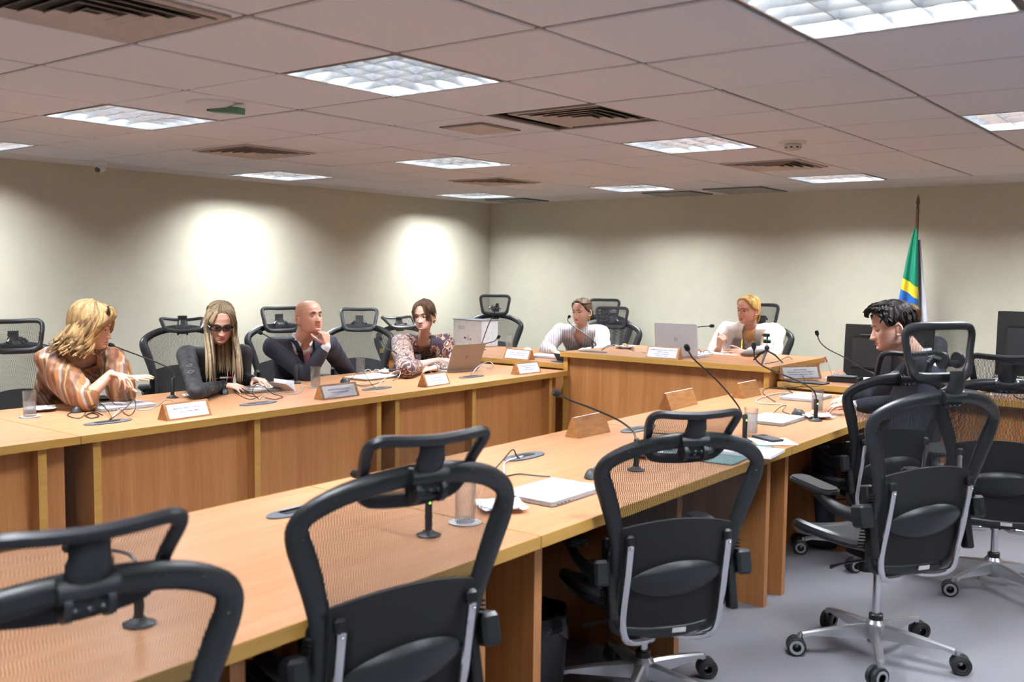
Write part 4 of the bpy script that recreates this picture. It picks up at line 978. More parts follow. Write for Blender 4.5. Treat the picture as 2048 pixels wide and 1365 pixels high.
# monitors ----------------------------------------------------------------
def monitor(c, rz, w, h, z0, label, lean=-4):
    e = empty('monitor', c, rz)      # back of the screen looks towards local -Y
    R = rot(lean)
    MB().box((0, 0, z0+h/2), (w, .022, h), R, b=.004).build('screen_frame', M['black'], e)
    MB().box((0, -.022, z0+h*.46), (w*.84, .028, h*.62), R, b=.012).build('back_housing', M['black_soft'], e)
    MB().box((0, -.036, z0+h*.80), (w*.62, .012, .012), R, b=.003).build('vent_ridge', M['charcoal'], e)
    MB().box((0, .0115, z0+h/2), (w-.02, .001, h-.02), R).build('screen', M['mark'], e, smooth=False)
    MB().box((0, -.045, (z0+h*.5)/2), (.075, .028, z0+h*.5), b=.006).build('stand', M['dkgrey'], e)
    MB().prism(rrect(.25, .18, .03, 4), .012, Matrix.Translation((0, -.02, 0))).build('foot', M['black'], e)
    tag(e, label, 'monitor', 'black monitors'); return e
c = at(1775, 776, Z=ZB); c.y = 6.98
monitor(Vector((-2.08, 7.02, ZB)), 4, .60, .37, .025, 'black monitor seen from behind, behind the head of the dark-haired man')
monitor(Vector((-1.02, 6.74, ZB)), 6, .62, .40, .13, 'large black monitor seen from behind, at the right edge of the picture')
e = empty('set_top_box', at(1685, 765, Z=ZB)+Vector((0, .05, 0)), 4)
MB().box((0, 0, .018), (.22, .12, .034), b=.004).build('body', M['black'], e); MB().box((.0, -.02, .040), (.16, .10, .008), b=.003).build('lid', M['hubgrey'], e)
tag(e, 'flat black box with grey top on the right back desk', 'electronics')
sheet('tablet', quad(at(1610, 768, Z=ZB)+Vector((0, .06, 0)), .26, .12, 2), ZB+.001, M['black'], 'thin dark tablet under the nameplate of the right back desk', 'tablet', .008)
# desk clutter by the right monitor
for (x, y, h, lb) in ((-1.50, 6.66, .07, 'small dark grey desk phone seen through the chair mesh'),):
    e = empty('desk_phone', (x, y, ZB), 10); MB().box((0, 0, .02), (.16, .18, .03), rot(-8), b=.006).build('body', M['dkgrey'], e)
    MB().box((-.05, 0, .045), (.04, .18, .025), b=.01).build('handset', M['black'], e); tag(e, lb, 'telephone')
cable([Vector((-1.35, 6.52, ZB+.004)), Vector((-1.2, 6.56, ZB+.03)), Vector((-1.05, 6.53, ZB+.004)), Vector((-.9, 6.58, ZB+.02)), Vector((-.8, 6.66, ZB+.01))], 'white cable at the foot of the large right monitor', 'cablegrey', .004)
cable([Vector((-1.42, 6.6, ZB+.004)), Vector((-1.25, 6.62, ZB+.04)), Vector((-1.15, 6.57, ZB+.004)), Vector((-1.0, 6.62, ZB+.03)), Vector((-.85, 6.7, ZB+.01))], 'grey cable tangle seen through the rightmost chair mesh', 'dkgrey', .004)
e = make_glass(.5, True); e.location = Vector((-1.30, 6.70, ZB)); tag(e, 'water glass seen through the mesh of the rightmost chair', 'glass', 'water glasses')
# waste bin ----------------------------------------------------------------
b = at(1118, 1322, Z=0); b = Vector((-1.99, 2.70, 0)); e = empty('waste_bin', b)
MB().lathe([(0, 0), (.115, 0), (.135, .30), (.140, .305), (.140, .315), (.132, .315), (.112, .01), (0, .01)], 32).build('bucket', M['black'], e)
rn = random.Random(5)
MB().grid(lambda i, j: (lambda a, t: ((.143+.02*t*math.sin(9*a)*.4-.03*max(0, t-.6))*math.cos(a), (.143+.02*t*math.sin(7*a)*.4-.03*max(0, t-.6))*math.sin(a), .31-.10*(1-abs(2*t-1))*0-.09*(.5-abs(t-.5))*(1+.5*math.sin(5*a))+.05*t))(2*math.pi*i, j), 48, 6).build('bag_liner', mat('black_plastic_bag', '0f1012', .25, bump=.5, scale=60), e)
tag(e, 'black waste bin with a plastic bag liner under the foreground table', 'bin')
# flag ---------------------------------------------------------------------
fx, fy = -2.36, 8.55
e = empty('flag_stand', (fx, fy, 0)); lean = Vector((-.035, 0, 0))
MB().lathe([(0, 0), (.17, 0), (.17, .02), (.05, .05), (.035, .09), (0, .09)], 28).build('base', mat('dark_varnished_wood', '3a2114', .3), e)
tx = at(1837, 388, Y=fy); tx = Vector((tx.x-fx, 0, tx.z))
bt = Vector((at(1830, 600, Y=fy).x-fx-.03, 0, 0))
P_ = lambda z: Vector((tx.x+(bt.x-tx.x)*(tx.z-z)/tx.z*1.0, 0, z))
MB().tube([P_(.05), P_(1), P_(tx.z-.13)], .014, 12).build('pole', mat('dark_red_wood', '54301c', .35), e)
MB().lathe([(.010, 0), (.016, .008), (.010, .018), (.014, .026), (.008, .034), (.015, .06), (.011, .10), (0, .135)], 16, Matrix.Translation(P_(tx.z-.135))).build('finial', mat('dark_red_wood_finial', '4a2816', .35), e)
def flagsurf(i, j):      # i across the folded cloth, j down; hangs in soft vertical folds
    z = tx.z-.30-1.25*j; w = .03+.19*min(1, j*1.25)**.8
    p = P_(z); x = -w*.74+w*1.0*i
    return (p.x+x+.012, -.035-.03*math.sin(i*math.pi*3+.5)*min(1, .2+j)-.02*i, z+.02*math.sin(i*3))
m, nt, bs = newmat('flag_cloth')      # green field, yellow lozenge and blue disc, seen folded
tc = coords(nt); sp_ = N(nt, 'ShaderNodeSeparateXYZ'); L(nt, tc, sp_.inputs[0])
sm = N(nt, 'ShaderNodeMath', operation='MULTIPLY'); L(nt, sp_.outputs['X'], sm.inputs[0]); sm.inputs[1].default_value = .62
ad = N(nt, 'ShaderNodeMath', operation='ADD'); L(nt, sp_.outputs['Z'], ad.inputs[0]); L(nt, sm.outputs[0], ad.inputs[1])
rp = N(nt, 'ShaderNodeMapRange'); rp.inputs['From Min'].default_value = 2.0; rp.inputs['From Max'].default_value = .8; L(nt, ad.outputs[0], rp.inputs['Value'])
cr = N(nt, 'ShaderNodeValToRGB'); L(nt, rp.outputs[0], cr.inputs[0]); cr.color_ramp.interpolation = 'CONSTANT'
z_y = at(1825, 568, Y=fy-.05); z_b = at(1825, 592, Y=fy-.05)
FP = lambda p: (2.0-(p.z+.62*(p.x-fx)))/1.2
e_ = cr.color_ramp.elements; e_[0].position = 0; e_[0].color = (*srgb('007a5e'), 1); e_[1].position = FP(z_y); e_[1].color = (*srgb('f0d030'), 1)
k = cr.color_ramp.elements.new(FP(z_b)); k.color = (*srgb('1c62b5'), 1)
k = cr.color_ramp.elements.new(min(.97, FP(z_b)+.22)); k.color = (*srgb('f0d030'), 1)
L(nt, cr.outputs[0], bs.inputs['Base Color']); bs.inputs['Roughness'].default_value = .7
MB().grid(flagsurf, 26, 20, thick=.002).build('green_flag', m, e)
def f2(i, j):
    z = tx.z-.38-1.22*j; w = .02+.085*min(1, j*1.6); p = P_(z)
    return (p.x+.012+w*i+.03*j, .005+.012*math.sin(i*6), z)
MB().grid(f2, 8, 16, thick=.002).build('white_cloth', mat('white_flag_cloth', 'd5d6e2', .8), e)
def f3(i, j):
    z = tx.z-.75-.85*j; p = P_(z); w = .012+.05*j
    return (p.x+.03+w*i, -.045+.008*math.sin(i*6), z)
MB().grid(f3, 6, 10, thick=.002).build('green_fold', mat('green_flag_cloth', '00694f', .7), e)
tag(e, 'furled green, yellow and blue flag on a wooden pole by the back wall', 'flag')
# ---------------------------------------------------------------- people
RV = Vector((_r.x, _r.y, 0)).normalized(); FV = Vector((_f.x, _f.y, 0)).normalized(); UZ = Vector((0, 0, 1))
def rcone(mb, a, b, ra, rb, seg=14):
    a, b = Vector(a), Vector(b); d = b-a; l = d.length
    if l < 1e-5: d = Vector((0, 0, 1)); l = 1e-5
    T = Matrix.Translation(a) @ d.to_track_quat('Z', 'Y').to_matrix().to_4x4()
    pr_ = [(ra*math.sin(t), -ra*math.cos(t)) for t in np.linspace(0, math.pi/2, 5)]+[(rb*math.cos(t), l+rb*math.sin(t)) for t in np.linspace(0, math.pi/2, 5)]
    mb.lathe([(max(r, 0), z) for r, z in pr_[:1]]+pr_[1:-1]+[(0, l+rb)], seg, T)
def chain(mb, pts, rs):
    for (a, b), (r0, r1) in zip(zip(pts, pts[1:]), zip(rs, rs[1:])): rcone(mb, a, b, r0, r1)
def remesh(mb, voxel, smooth=2):
    """fuse the overlapping pieces into one continuous skin"""
    me = bpy.data.meshes.new('tmp'); me.from_pydata([tuple(v) for v in mb.v], [], mb.f); me.update()
    ob = bpy.data.objects.new('tmp', me); col.objects.link(ob)
    md = ob.modifiers.new('r', 'REMESH'); md.mode = 'VOXEL'; md.voxel_size = voxel; md.adaptivity = 0
    if smooth: sm = ob.modifiers.new('s', 'SMOOTH'); sm.factor = .5; sm.iterations = smooth
    dg = bpy.context.evaluated_depsgraph_get(); ev = ob.evaluated_get(dg); m2 = ev.to_mesh()
    n = len(m2.vertices); co = np.empty(n*3, 'f'); m2.vertices.foreach_get('co', co); co = co.reshape(-1, 3)
    no = np.empty(n*3, 'f'); m2.vertices.foreach_get('normal', no); no = no.reshape(-1, 3)
    fs = [tuple(p.vertices) for p in m2.polygons]
    ev.to_mesh_clear(); bpy.data.objects.remove(ob); bpy.data.meshes.remove(me)
    return co, no, fs
def folds(co, no, amp, freq, seed=0, stretch=(1, 1, .45), pull=None):
    out = co.copy()
    for i in range(len(co)):
        p = Vector((co[i][0]*stretch[0]*freq+seed, co[i][1]*stretch[1]*freq, co[i][2]*stretch[2]*freq))
        v = 1-2*abs(noise.noise(p))+.4*noise.noise(p*2.7)
        out[i] = co[i]+no[i]*(amp*(v-.6))
    return out
def hand(mb, W, d, n, right=True, curl=(20, 25, 18), spread=.10, s=1.0, thumb=(.55, .75, -.35), curls=None):
    W = Vector(W); d = Vector(d).normalized(); n = Vector(n); n = (n-d*n.dot(d)).normalized(); t = n.cross(d)*(1 if right else -1)
    K = []
    for k, (off, ln) in enumerate(((.030, .95), (.010, 1.0), (-.010, .96), (-.028, .87))):
        kp = W+d*(.086*ln*s)+t*(off*s); K.append(kp); rcone(mb, W+t*(off*.45*s), kp, .0145*s, .0105*s, 10)
    for k, segs in enumerate(((.040, .025, .020), (.044, .028, .021), (.041, .026, .020), (.032, .020, .018))):
        c = curls[k] if curls else curl; a = 0; p = K[k]; sp_ = spread*(1.5-k)
        for q, L_ in enumerate(segs):
            a += math.radians(c[q]); dr = (d+t*sp_).normalized()*math.cos(a)-n*math.sin(a)
            r0, r1 = ((.0088, .0080), (.0080, .0073), (.0072, .0060))[q]; p2 = p+dr*L_*s; rcone(mb, p, p2, r0*s, r1*s, 10); p = p2
    p = W+d*.022*s+t*.020*s-n*.004*s; dr = (d*thumb[0]+t*thumb[1]+n*thumb[2]).normalized()
    for q, L_ in enumerate((.044, .032, .026)):
        p2 = p+dr*L_*s; rcone(mb, p, p2, (.0135, .0110, .0098)[q]*s, (.0110, .0098, .0078)[q]*s, 10); p = p2; dr = (dr+d*.35-n*.05).normalized()
# head ---------------------------------------------------------------------
_Z = np.array([.118, .112, .10, .082, .055, .028, .0, -.022, -.042, -.060, -.078, -.095, -.108, -.116])
_F = np.array([.010, .040, .062, .080, .091, .0935, .089, .0885, .0885, .0885, .0875, .0865, .078, .050])
_B = np.array([.015, .050, .074, .091, .100, .103, .101, .095, .084, .070, .052, .030, .008, -.010])
_W = np.array([.012, .042, .058, .069, .0755, .0775, .0765, .0745, .071, .0665, .060, .049, .036, .018])
def head_pt(a, z, f=None):
    """a: angle from the face (0) round the head, z above the eye line; local x right, y forward, z up"""
    z_ = -z; F = np.interp(z_, -_Z, _F); B = np.interp(z_, -_Z, _B); Wd = np.interp(z_, -_Z, _W)
    c, s_ = math.cos(a), math.sin(a)
    if c >= 0: x = Wd*math.copysign(abs(s_)**.92, s_); y = F*abs(c)**.78
    else: x = Wd*math.copysign(abs(s_)**.9, s_); y = -B*abs(c)**.95
    k = f or {}
    if c > 0:
        g = lambda x0, z0, sx, sz, A: A*math.exp(-((x-x0)/sx)**2-((z-z0)/sz)**2)
        ax = abs(x); dy = 0
        nb = max(0, min(1, (.012-z)/.052))            # nose: grows down to the tip, then cut back
        if z > -.046: prof = .004+.020*nb**1.15*k.get('nose', 1)
        else: prof = (.024*k.get('nose', 1))*math.exp(-((z+.046)/.0060)**2)
        if z > .012: prof = .004*math.exp(-((z-.012)/.012)**2)
        dy += prof*math.exp(-(x/(.0075+.006*nb))**2)
        dy += g(.0125, -.041, .0060, .0065, .0075) + g(-.0125, -.041, .0060, .0065, .0075)
        dy -= .0125*math.exp(-((ax-.031)/.0165)**2-((z-.001)/.0115)**2)
        dy += .0045*math.exp(-((ax-.028)/.022)**2-((z-.021)/.008)**2)
        dy += .0045*math.exp(-((ax-.046)/.018)**2-((z+.028)/.018)**2)*k.get('cheek', 1)
        dy += .0058*math.exp(-(x/.019)**2-((z+.0665)/.0042)**2) + .0066*math.exp(-(x/.017)**2-((z+.0770)/.0048)**2)
        dy -= .0045*math.exp(-(x/.021)**2-((z+.0715)/.0019)**2)*(1+2.2*k.get('open', 0))
        dy -= .004*math.exp(-(x/.02)**2-((z+.0875)/.005)**2) - .0055*math.exp(-(x/.018)**2-((z+.102)/.010)**2)
        dy -= .0018*math.exp(-((ax-(.022+.25*(-.045-z)))/.004)**2)*(1 if -.075 < z < -.042 else 0)*k.get('age', .6)
        y += dy
    return Vector((x, y, z))
def ear(mb, s_, sc_=1.0):
    pts = []
    for t in np.linspace(-.35, 1.15, 15):
        a = math.pi*(.10+.95*t); pts.append(Vector((s_*(.083+.012*math.sin(max(0, min(1, t))*math.pi)), -.012-.017*math.sin(a)*sc_, -.006+.030*math.cos(a)*sc_)))
    mb.tube(pts, [.0035]*3+[.0048]*9+[.0055]*3, 8)
    mb.ell((s_*.080, -.014, -.008), (.0055, .014*sc_, .024*sc_), rot(0, 0, s_*12), 12, 10)
    mb.ell((s_*.081, -.006, -.034), (.0050, .007, .009), None, 10, 8)
def skinmat(name, c, lip):
    m, nt, b = newmat(name)
    v = coords(nt); n = N(nt, 'ShaderNodeTexNoise'); n.inputs['Scale'].default_value = 28; n.inputs['Detail'].default_value = 5; L(nt, v, n.inputs['Vector'])
    r = N(nt, 'ShaderNodeValToRGB'); L(nt, n.outputs['Fac'], r.inputs[0]); c = srgb(c)
    r.color_ramp.elements[0].position = .3; r.color_ramp.elements[1].position = .72
    r.color_ramp.elements[0].color = (c[0]*.96, c[1]*.88, c[2]*.86, 1); r.color_ramp.elements[1].color = (min(1, c[0]*1.03), c[1]*1.03, c[2]*1.03, 1)
    L(nt, r.outputs[0], b.inputs['Base Color']); b.inputs['Roughness'].default_value = .48
    b.inputs['Subsurface Weight'].default_value = .12; b.inputs['Subsurface Radius'].default_value = (.012, .005, .003)
    b.inputs['Subsurface Scale'].default_value = .6
    return m, mat(name+'_lips', lip, .4, var=.08)
def hairmat(name, dark, light, scale=60):
    m, nt, b = newmat(name)
    at_ = N(nt, 'ShaderNodeAttribute'); at_.attribute_name = 'strand'
    v = coords(nt, (1, 1, .15)); n = N(nt, 'ShaderNodeTexNoise'); n.inputs['Scale'].default_value = scale; n.inputs['Detail'].default_value = 3; L(nt, v, n.inputs['Vector'])
    mx = N(nt, 'ShaderNodeMix'); mx.data_type = 'FLOAT'; mx.inputs[0].default_value = .5; L(nt, n.outputs['Fac'], mx.inputs[2]); L(nt, at_.outputs['Fac'], mx.inputs[3])
    r = N(nt, 'ShaderNodeValToRGB'); L(nt, mx.outputs[0], r.inputs[0])
    r.color_ramp.elements[0].position = .25; r.color_ramp.elements[1].position = .75
    r.color_ramp.elements[0].color = (*srgb(dark), 1); r.color_ramp.elements[1].color = (*srgb(light), 1)
    L(nt, r.outputs[0], b.inputs['Base Color']); b.inputs['Roughness'].default_value = .55; b.inputs['Specular IOR Level'].default_value = .25
    return m
class Hair(MB):
    def __init__(s): super().__init__(); s.sv = []
    def lock(s, pts, r, val, flat=(1.6, .6), seg=6, n=5, T=None, taper=True, up=None):
        P = cat(pts, n); k = len(P)
        rr = [r*(.55+.45*min(1, 3*i/k))*(1 if not taper else max(.12, 1-(i/k)**3)) for i in range(k)]
        if T is not None: P = [T @ p for p in P]
        c = len(s.v); s.tube(P, rr, seg, flat=flat, up=up); s.sv += [val]*(len(s.v)-c)
    def pad(s, val): s.sv += [val]*(len(s.v)-len(s.sv))
    def finish(s, name, m, parent, o):
        ob = s.build(name, m, parent, o, angle=70); s.pad(.5)
        at_ = ob.data.attributes.new('strand', 'FLOAT', 'POINT'); at_.data.foreach_set('value', s.sv[:len(ob.data.vertices)]); return ob
def hairline(a, style):
    d = abs(math.degrees(math.atan2(math.sin(a), math.cos(a))))
    xs = [0, 22, 42, 58, 72, 86, 100, 122, 180]
    ys = {'f': [.080, .076, .062, .040, .012, -.004, -.030, -.066, -.088], 'm': [.074, .070, .066, .048, .008, .006, .030, -.050, -.078]}[style]
    return float(np.interp(d, xs, ys))
def hair_cap(hb, T, style='f', t=.012, groove=.0015, back=0.0, top=0.0, ngr=46, scale=1.0):
    nu, nv = 120, 56; base = len(hb.v); vs = []; val = []
    for i in range(nu):
        a = 2*math.pi*i/nu
        for j in range(nv+1):
            z = .1175-.214*(j/nv)**1.15
            p = head_pt(a, z); hl = hairline(a, style); k = max(0, min(1, (z-hl)/.022)); k = k*k*(3-2*k)
            nrm = Vector((p.x, p.y+.005, max(0, z)*.9)).normalized()
            g = groove*math.sin(ngr*a+14*z+3*noise.noise(Vector((a*2, z*30, 0))))
            off = -.006+(t+.006+g+back*max(0, -math.cos(a))+top*max(0, z/.11))*k
            vs.append(T @ (p+nrm*off)); val.append(.5+.5*noise.noise(Vector((a*9, z*6, 1.3))))
    hb.add(vs, [(i*(nv+1)+j, ((i+1) % nu)*(nv+1)+j, ((i+1) % nu)*(nv+1)+j+1, i*(nv+1)+j+1) for i in range(nu) for j in range(nv)])
    tp_ = [i*(nv+1) for i in range(nu)]; hb.f.append(tuple(base+q for q in tp_)[::-1]); hb.m.append(0)
    hb.sv += val
M['eyewhite'] = mat('eye_white', 'b9aea8', .25, var=.02); M['pupil'] = mat('pupil', '0a0808', .15)
def person(sp):
    s = sp.get('scale', 1.0); g = lambda v: Vector(v)
    Nk = g(sp['neck'])+UZ*sp.get('nup', .035); Fd = g(sp['facing']); Fd.z = 0; Fd.normalize(); Rt = Fd.cross(UZ)
    Pv = g(sp['pelvis']); Hc = g(sp['head']); fd = g(sp['look']).normalized()
    o = Vector((Pv.x, Pv.y, 0))
    body = MB(); hw = sp.get('hw', .185)*s
    SR, SL = Nk+Rt*hw-UZ*.035+g(sp.get('shR', (0, 0, 0))), Nk-Rt*hw-UZ*.035+g(sp.get('shL', (0, 0, 0)))
    sx = g(sp['ER']), g(sp['WR']), g(sp['EL']), g(sp['WL'])
    ER, WR, EL, WL = sx
    rings = [(0, .165, .12), (.22, .15, .115), (.45, .14, .108), (.7, .158, .115), (.86, .158, .098), (.95, .115, .075), (1.0, .062, .058)]
    def torso(mb, inf=0, top=1.0, wf=1.0):
        P = []; n = 20; sec = []
        ax = (Nk-Pv)
        for t in np.linspace(0, top, 12):
            w = float(np.interp(t, [r[0] for r in rings], [r[1] for r in rings]))*s*wf+inf; d = float(np.interp(t, [r[0] for r in rings], [r[2] for r in rings]))*s*sp.get('girth', 1)+inf
            c = Pv+ax*t-Fd*.03*math.sin(math.pi*t)+Fd*.015*math.sin(math.pi*t)*sp.get('bust', 0)
            sec.append([c+Rt*w*math.cos(a)+Fd*d*math.sin(a)*(1+(.18*sp.get('bust', 0) if math.sin(a) > 0 and .55 < t < .85 else 0)) for a in np.linspace(0, 2*math.pi, n+1)[:-1]])
        vs = [v for q in sec for v in q]; m_ = len(sec)
        mb.add(vs, [(i*n+j, i*n+(j+1) % n, (i+1)*n+(j+1) % n, (i+1)*n+j) for i in range(m_-1) for j in range(n)]+[tuple(range(n))[::-1], tuple((m_-1)*n+j for j in range(n))])
    torso(body)
    hz = fd.cross(UZ).normalized(); hu = hz.cross(fd)
    if sp.get('roll'): q = Matrix.Rotation(math.radians(sp['roll']), 3, fd); hz = q @ hz; hu = q @ hu
    HT = Matrix(((hz.x, fd.x, hu.x, Hc.x), (hz.y, fd.y, hu.y, Hc.y), (hz.z, fd.z, hu.z, Hc.z), (0, 0, 0, 1))) @ Matrix.Scale(sp.get('hs', .97), 4)
    nk_top = HT @ Vector((0, -.022, -.055)); nr = sp.get('neckr', .045)*s
    rcone(body, Nk-UZ*.03, HT @ Vector((0, -.030, -.050)), nr*1.12, nr*1.02, 18); rcone(body, HT @ Vector((0, -.008, -.085)), Nk+Fd*.005-UZ*.02, nr*.78, nr*.95, 16)
    rcone(body, HT @ Vector((0, .012, -.088)), HT @ Vector((0, -.02, -.09)), nr*.62, nr*.7, 14)
    for Sh, E_, W_ in ((SR, ER, WR), (SL, EL, WL)):
        chain(body, [Nk-UZ*.03, Sh], [.048*s, .050*s]); chain(body, [Sh, Sh.lerp(E_, .4), E_], [.050*s, .045*s, .038*s])
        chain(body, [E_, E_.lerp(W_, .35), W_], [.038*s, .037*s, .0245*s])
    hand(body, WR, sp['hR'][0], sp['hR'][1], True, s=s*sp.get('hands', 1), **sp['hR'][2])
    hand(body, WL, sp['hL'][0], sp['hL'][1], False, s=s*sp.get('hands', 1), **sp['hL'][2])
    # legs, under the table
    kn = []
    for q in (-1, 1):
        hip = Pv+Rt*q*.09-UZ*.02; K_ = hip+g(sp.get('thigh', Fd))*.42+Rt*q*.03; K_.z = .52; A_ = K_+Fd*(-.02); A_.z = .09; kn.append((hip, K_, A_))
        chain(body, [hip, K_], [.082, .058]); chain(body, [K_, A_], [.056, .038]); rcone(body, A_-UZ*.04, A_+Fd*.15-UZ*.055, .036, .028)
    co, no, fs = remesh(body, .0048, 3)
    bm = MB(); bm.add([Vector(c) for c in co], fs)
    # the head continues the neck in the same mesh
    nu, nv = 96, 110; vs = []; fo = []; k = sp.get('face', {})
    for i in range(nu):
        a0 = 2*math.pi*i/nu; a = a0-.42*math.sin(2*a0)*.5 if False else a0
        for j in range(nv+1): vs.append(HT @ head_pt(a, .118-.234*(j/nv), k))
    for i in range(nu):
        for j in range(nv):
            q = (i*(nv+1)+j, ((i+1) % nu)*(nv+1)+j, ((i+1) % nu)*(nv+1)+j+1, i*(nv+1)+j+1); fo.append(q)
    c0_ = len(bm.f); lipf = []
    for i in range(nu):
        for j in range(nv):
            z = .118-.234*((j+.5)/nv); p = head_pt(2*math.pi*(i+.5)/nu, z); hwz = .021*(1-((z+.0718)/.0125)**2)
            lipf.append(1 if p.y > .05 and abs(p.x) < hwz and -.0828 < z < -.0612 else 0)
    bm.add(vs, fo); bm.m[c0_:] = lipf
    bm.f.append(tuple(len(bm.v)-len(vs)+i*(nv+1) for i in range(nu))[::-1]); bm.m.append(0)
    bm.f.append(tuple(len(bm.v)-len(vs)+i*(nv+1)+nv for i in range(nu))); bm.m.append(0)
    eb = MB()
    for q in (-1, 1): ear(eb, q)
    bm.add([HT @ Vector(v) for v in eb.v], eb.f)
    # eyelids: skin caps over the eyeballs
    lid = MB(); lo = sp.get('lid', .22)
    for q in (-1, 1):
        c = Vector((q*.0310, .0755, .001))
        for (a0, a1) in ((lo, 1.65), (-1.65, -.34)):
            lid.grid(lambda i, j, c=c, a0=a0, a1=a1: c+.0138*Vector((math.sin((i-.5)*2.7)*math.cos(a0+(a1-a0)*j), math.cos((i-.5)*2.7)*math.cos(a0+(a1-a0)*j), math.sin(a0+(a1-a0)*j))), 14, 6)
    bm.add([HT @ Vector(v) for v in lid.v], lid.f)
    root = bm.build('person', [sp['skin'][0], sp['skin'][1]], None, o, angle=0)
    tag(root, sp['label'], 'person')
    # eyes and brows
    gz = Vector(sp.get('gaze', (0, 1, 0))).normalized()
    for q in (-1, 1):
        c = Vector((q*.0310, .0755, .001)); R4 = HT @ Matrix.Translation(c) @ gz.to_track_quat('Z', 'Y').to_matrix().to_4x4()
        ey = MB().lathe([(.0128*math.sin(t), .0128*math.cos(t)) for t in np.linspace(math.pi, .46, 12)]+[(0, .0117)], 20, R4).build('eye', M['eyewhite'], root, o)
        MB().lathe([(.0070, .01145), (.0066, .01225), (.0030, .0129)], 18, R4).lathe([(.0034, .0127), (.0030, .0130), (0, .0131)], 14, R4, mi=1).build('iris', [sp['iris'], M['pupil']], ey, o)
    br = MB()
    for q in (-1, 1):
        P = [head_pt(math.atan2(q*x, .085*1.0)*1.0, z)+Vector((0, .0035, 0)) for x, z in ((.012, .0185), (.022, .0225), (.034, .0245), (.045, .0225), (.052, .0180))]
        br.tube([HT @ p for p in cat(P, 3)], [.0024+.0014*math.sin(math.pi*min(1, i/12+.15)) for i in range(13)], 6, flat=(1, .9))
    br.build('eyebrows', sp['brow'], root, o)
    sp['_'] = dict(root=root, o=o, HT=HT, Nk=Nk, Pv=Pv, Fd=Fd, Rt=Rt, SR=SR, SL=SL, ER=ER, WR=WR, EL=EL, WL=WL, torso=torso, s=s, legs=kn)
    return sp['_']
def garment(P, name, m, inf=.012, sl=(1.0, 1.0), slr=(.014, .012, .010), puff=0, neck=.93, opening=None, amp=.006, freq=11, vox=.0085, seed=1, wf=1.0, hang=0, extra=None, sl_wide=0, cut=None, smooth=3):
    mb = MB(); s = P['s']; P['torso'](mb, inf, neck, wf)
    for Sh, E_, W_, q in ((P['SR'], P['ER'], P['WR'], sl[0]), (P['SL'], P['EL'], P['WL'], sl[1])):
        chain(mb, [P['Nk']-UZ*.045, Sh], [.050*s+inf, .052*s+inf])
        chain(mb, [Sh, Sh.lerp(E_, .45)-UZ*puff*.2, E_-UZ*puff*.15], [.052*s+slr[0], .046*s+slr[1]+puff, .040*s+slr[2]+puff*.8])
        if q > 0: e = E_.lerp(W_, q); chain(mb, [E_, E_.lerp(W_, q*.5), e], [.040*s+slr[2]+puff*.6, .036*s+slr[2]+puff*.4, (.036-.011*q)*s+slr[2]*.8+sl_wide])
    if extra: extra(mb)
    co, no, fs = remesh(mb, vox, smooth); co2 = folds(co, no, amp, freq, seed)
    if cut:      # open neckline: drop the faces inside it and give the cloth a thickness
        keep = []; segs_ = [(P['ER'], P['WR'], .085), (P['EL'], P['WL'], .085), (P['SR'].lerp(P['ER'], .5), P['ER'], .07), (P['SL'].lerp(P['EL'], .5), P['EL'], .07)]
        def neararm(c):
            for a_, b_, r_ in segs_:
                d_ = b_-a_; u_ = max(0, min(1, (c-a_).dot(d_)/max(1e-6, d_.length_squared)))
                if (c-a_-d_*u_).length < r_: return True
            return False
        for f in fs:
            c = Vector(sum(co[i] for i in f)/len(f)); l = c-P['Nk']; ax_ = (P['Pv']-P['Nk']).normalized(); t_ = l.dot(ax_); q_ = l-ax_*t_; x, y, z = q_.dot(P['Rt']), q_.dot(P['Fd']), -t_
            if neararm(c) or y > .20 or not cut(x, y, z): keep.append(f)
        fs = keep
    g = MB().add([Vector(c) for c in co2], fs)
    ob = g.build(name, m, P['root'], P['o'], angle=0)
    if cut:
        md = ob.modifiers.new('thickness', 'SOLIDIFY'); md.thickness = .003; md.offset = -1
    return ob
def trousers(P, m, name='trousers'):
    mb = MB()
    for hip, K_, A_ in P['legs']: chain(mb, [hip, K_], [.098, .072]); chain(mb, [K_, A_+UZ*.02], [.070, .055])
    mb.ell(P['Pv'], (.175, .15, .11)); co, no, fs = remesh(mb, .012, 3)
    MB().add([Vector(c) for c in folds(co, no, .004, 9)], fs).build(name, m, P['root'], P['o'], angle=0)
    sh = MB()
    for hip, K_, A_ in P['legs']:
        b = A_-UZ*.045; sh = MB(); rcone(sh, b-P['Fd']*.03, b+P['Fd']*.16-UZ*.012, .044, .034); co, no, fs = remesh(sh, .008, 1)
        MB().add([Vector(c) for c in co], fs).build('shoe', M['black'], P['root'], P['o'], angle=0)
def earring(P, q, m, drop=.012, r=.007, big=False):
    T = P['HT']; mb = MB(); c = Vector((q*.084, -.005, -.046-drop))
    mb.tube([T @ (c+Vector((0, r*1.3*math.cos(a), r*1.8*math.sin(a)))) for a in np.linspace(0, 2*math.pi, 15)[:-1]], .0026 if not big else .0048, 6, closed=True)
    mb.build('earring', M['gold'], P['root'], P['o'])
def prow(x, y, **k): return at(x, y, **k)
SK1 = skinmat('fair_warm_skin', 'dcb096', 'b5645c'); SK2 = skinmat('light_skin', 'e2bba8', 'b4686a'); SK3 = skinmat('ruddy_skin', 'd5a08a', 'a85c58')
IB = mat('brown_iris', '3a2416', .2); IG = mat('grey_iris', '4f5a5e', .2)
BD = mat('dark_eyebrow_hair', '33261d', .7); BL_ = mat('light_eyebrow_hair', '8a6a4a', .7)
rnd = random.Random(11)

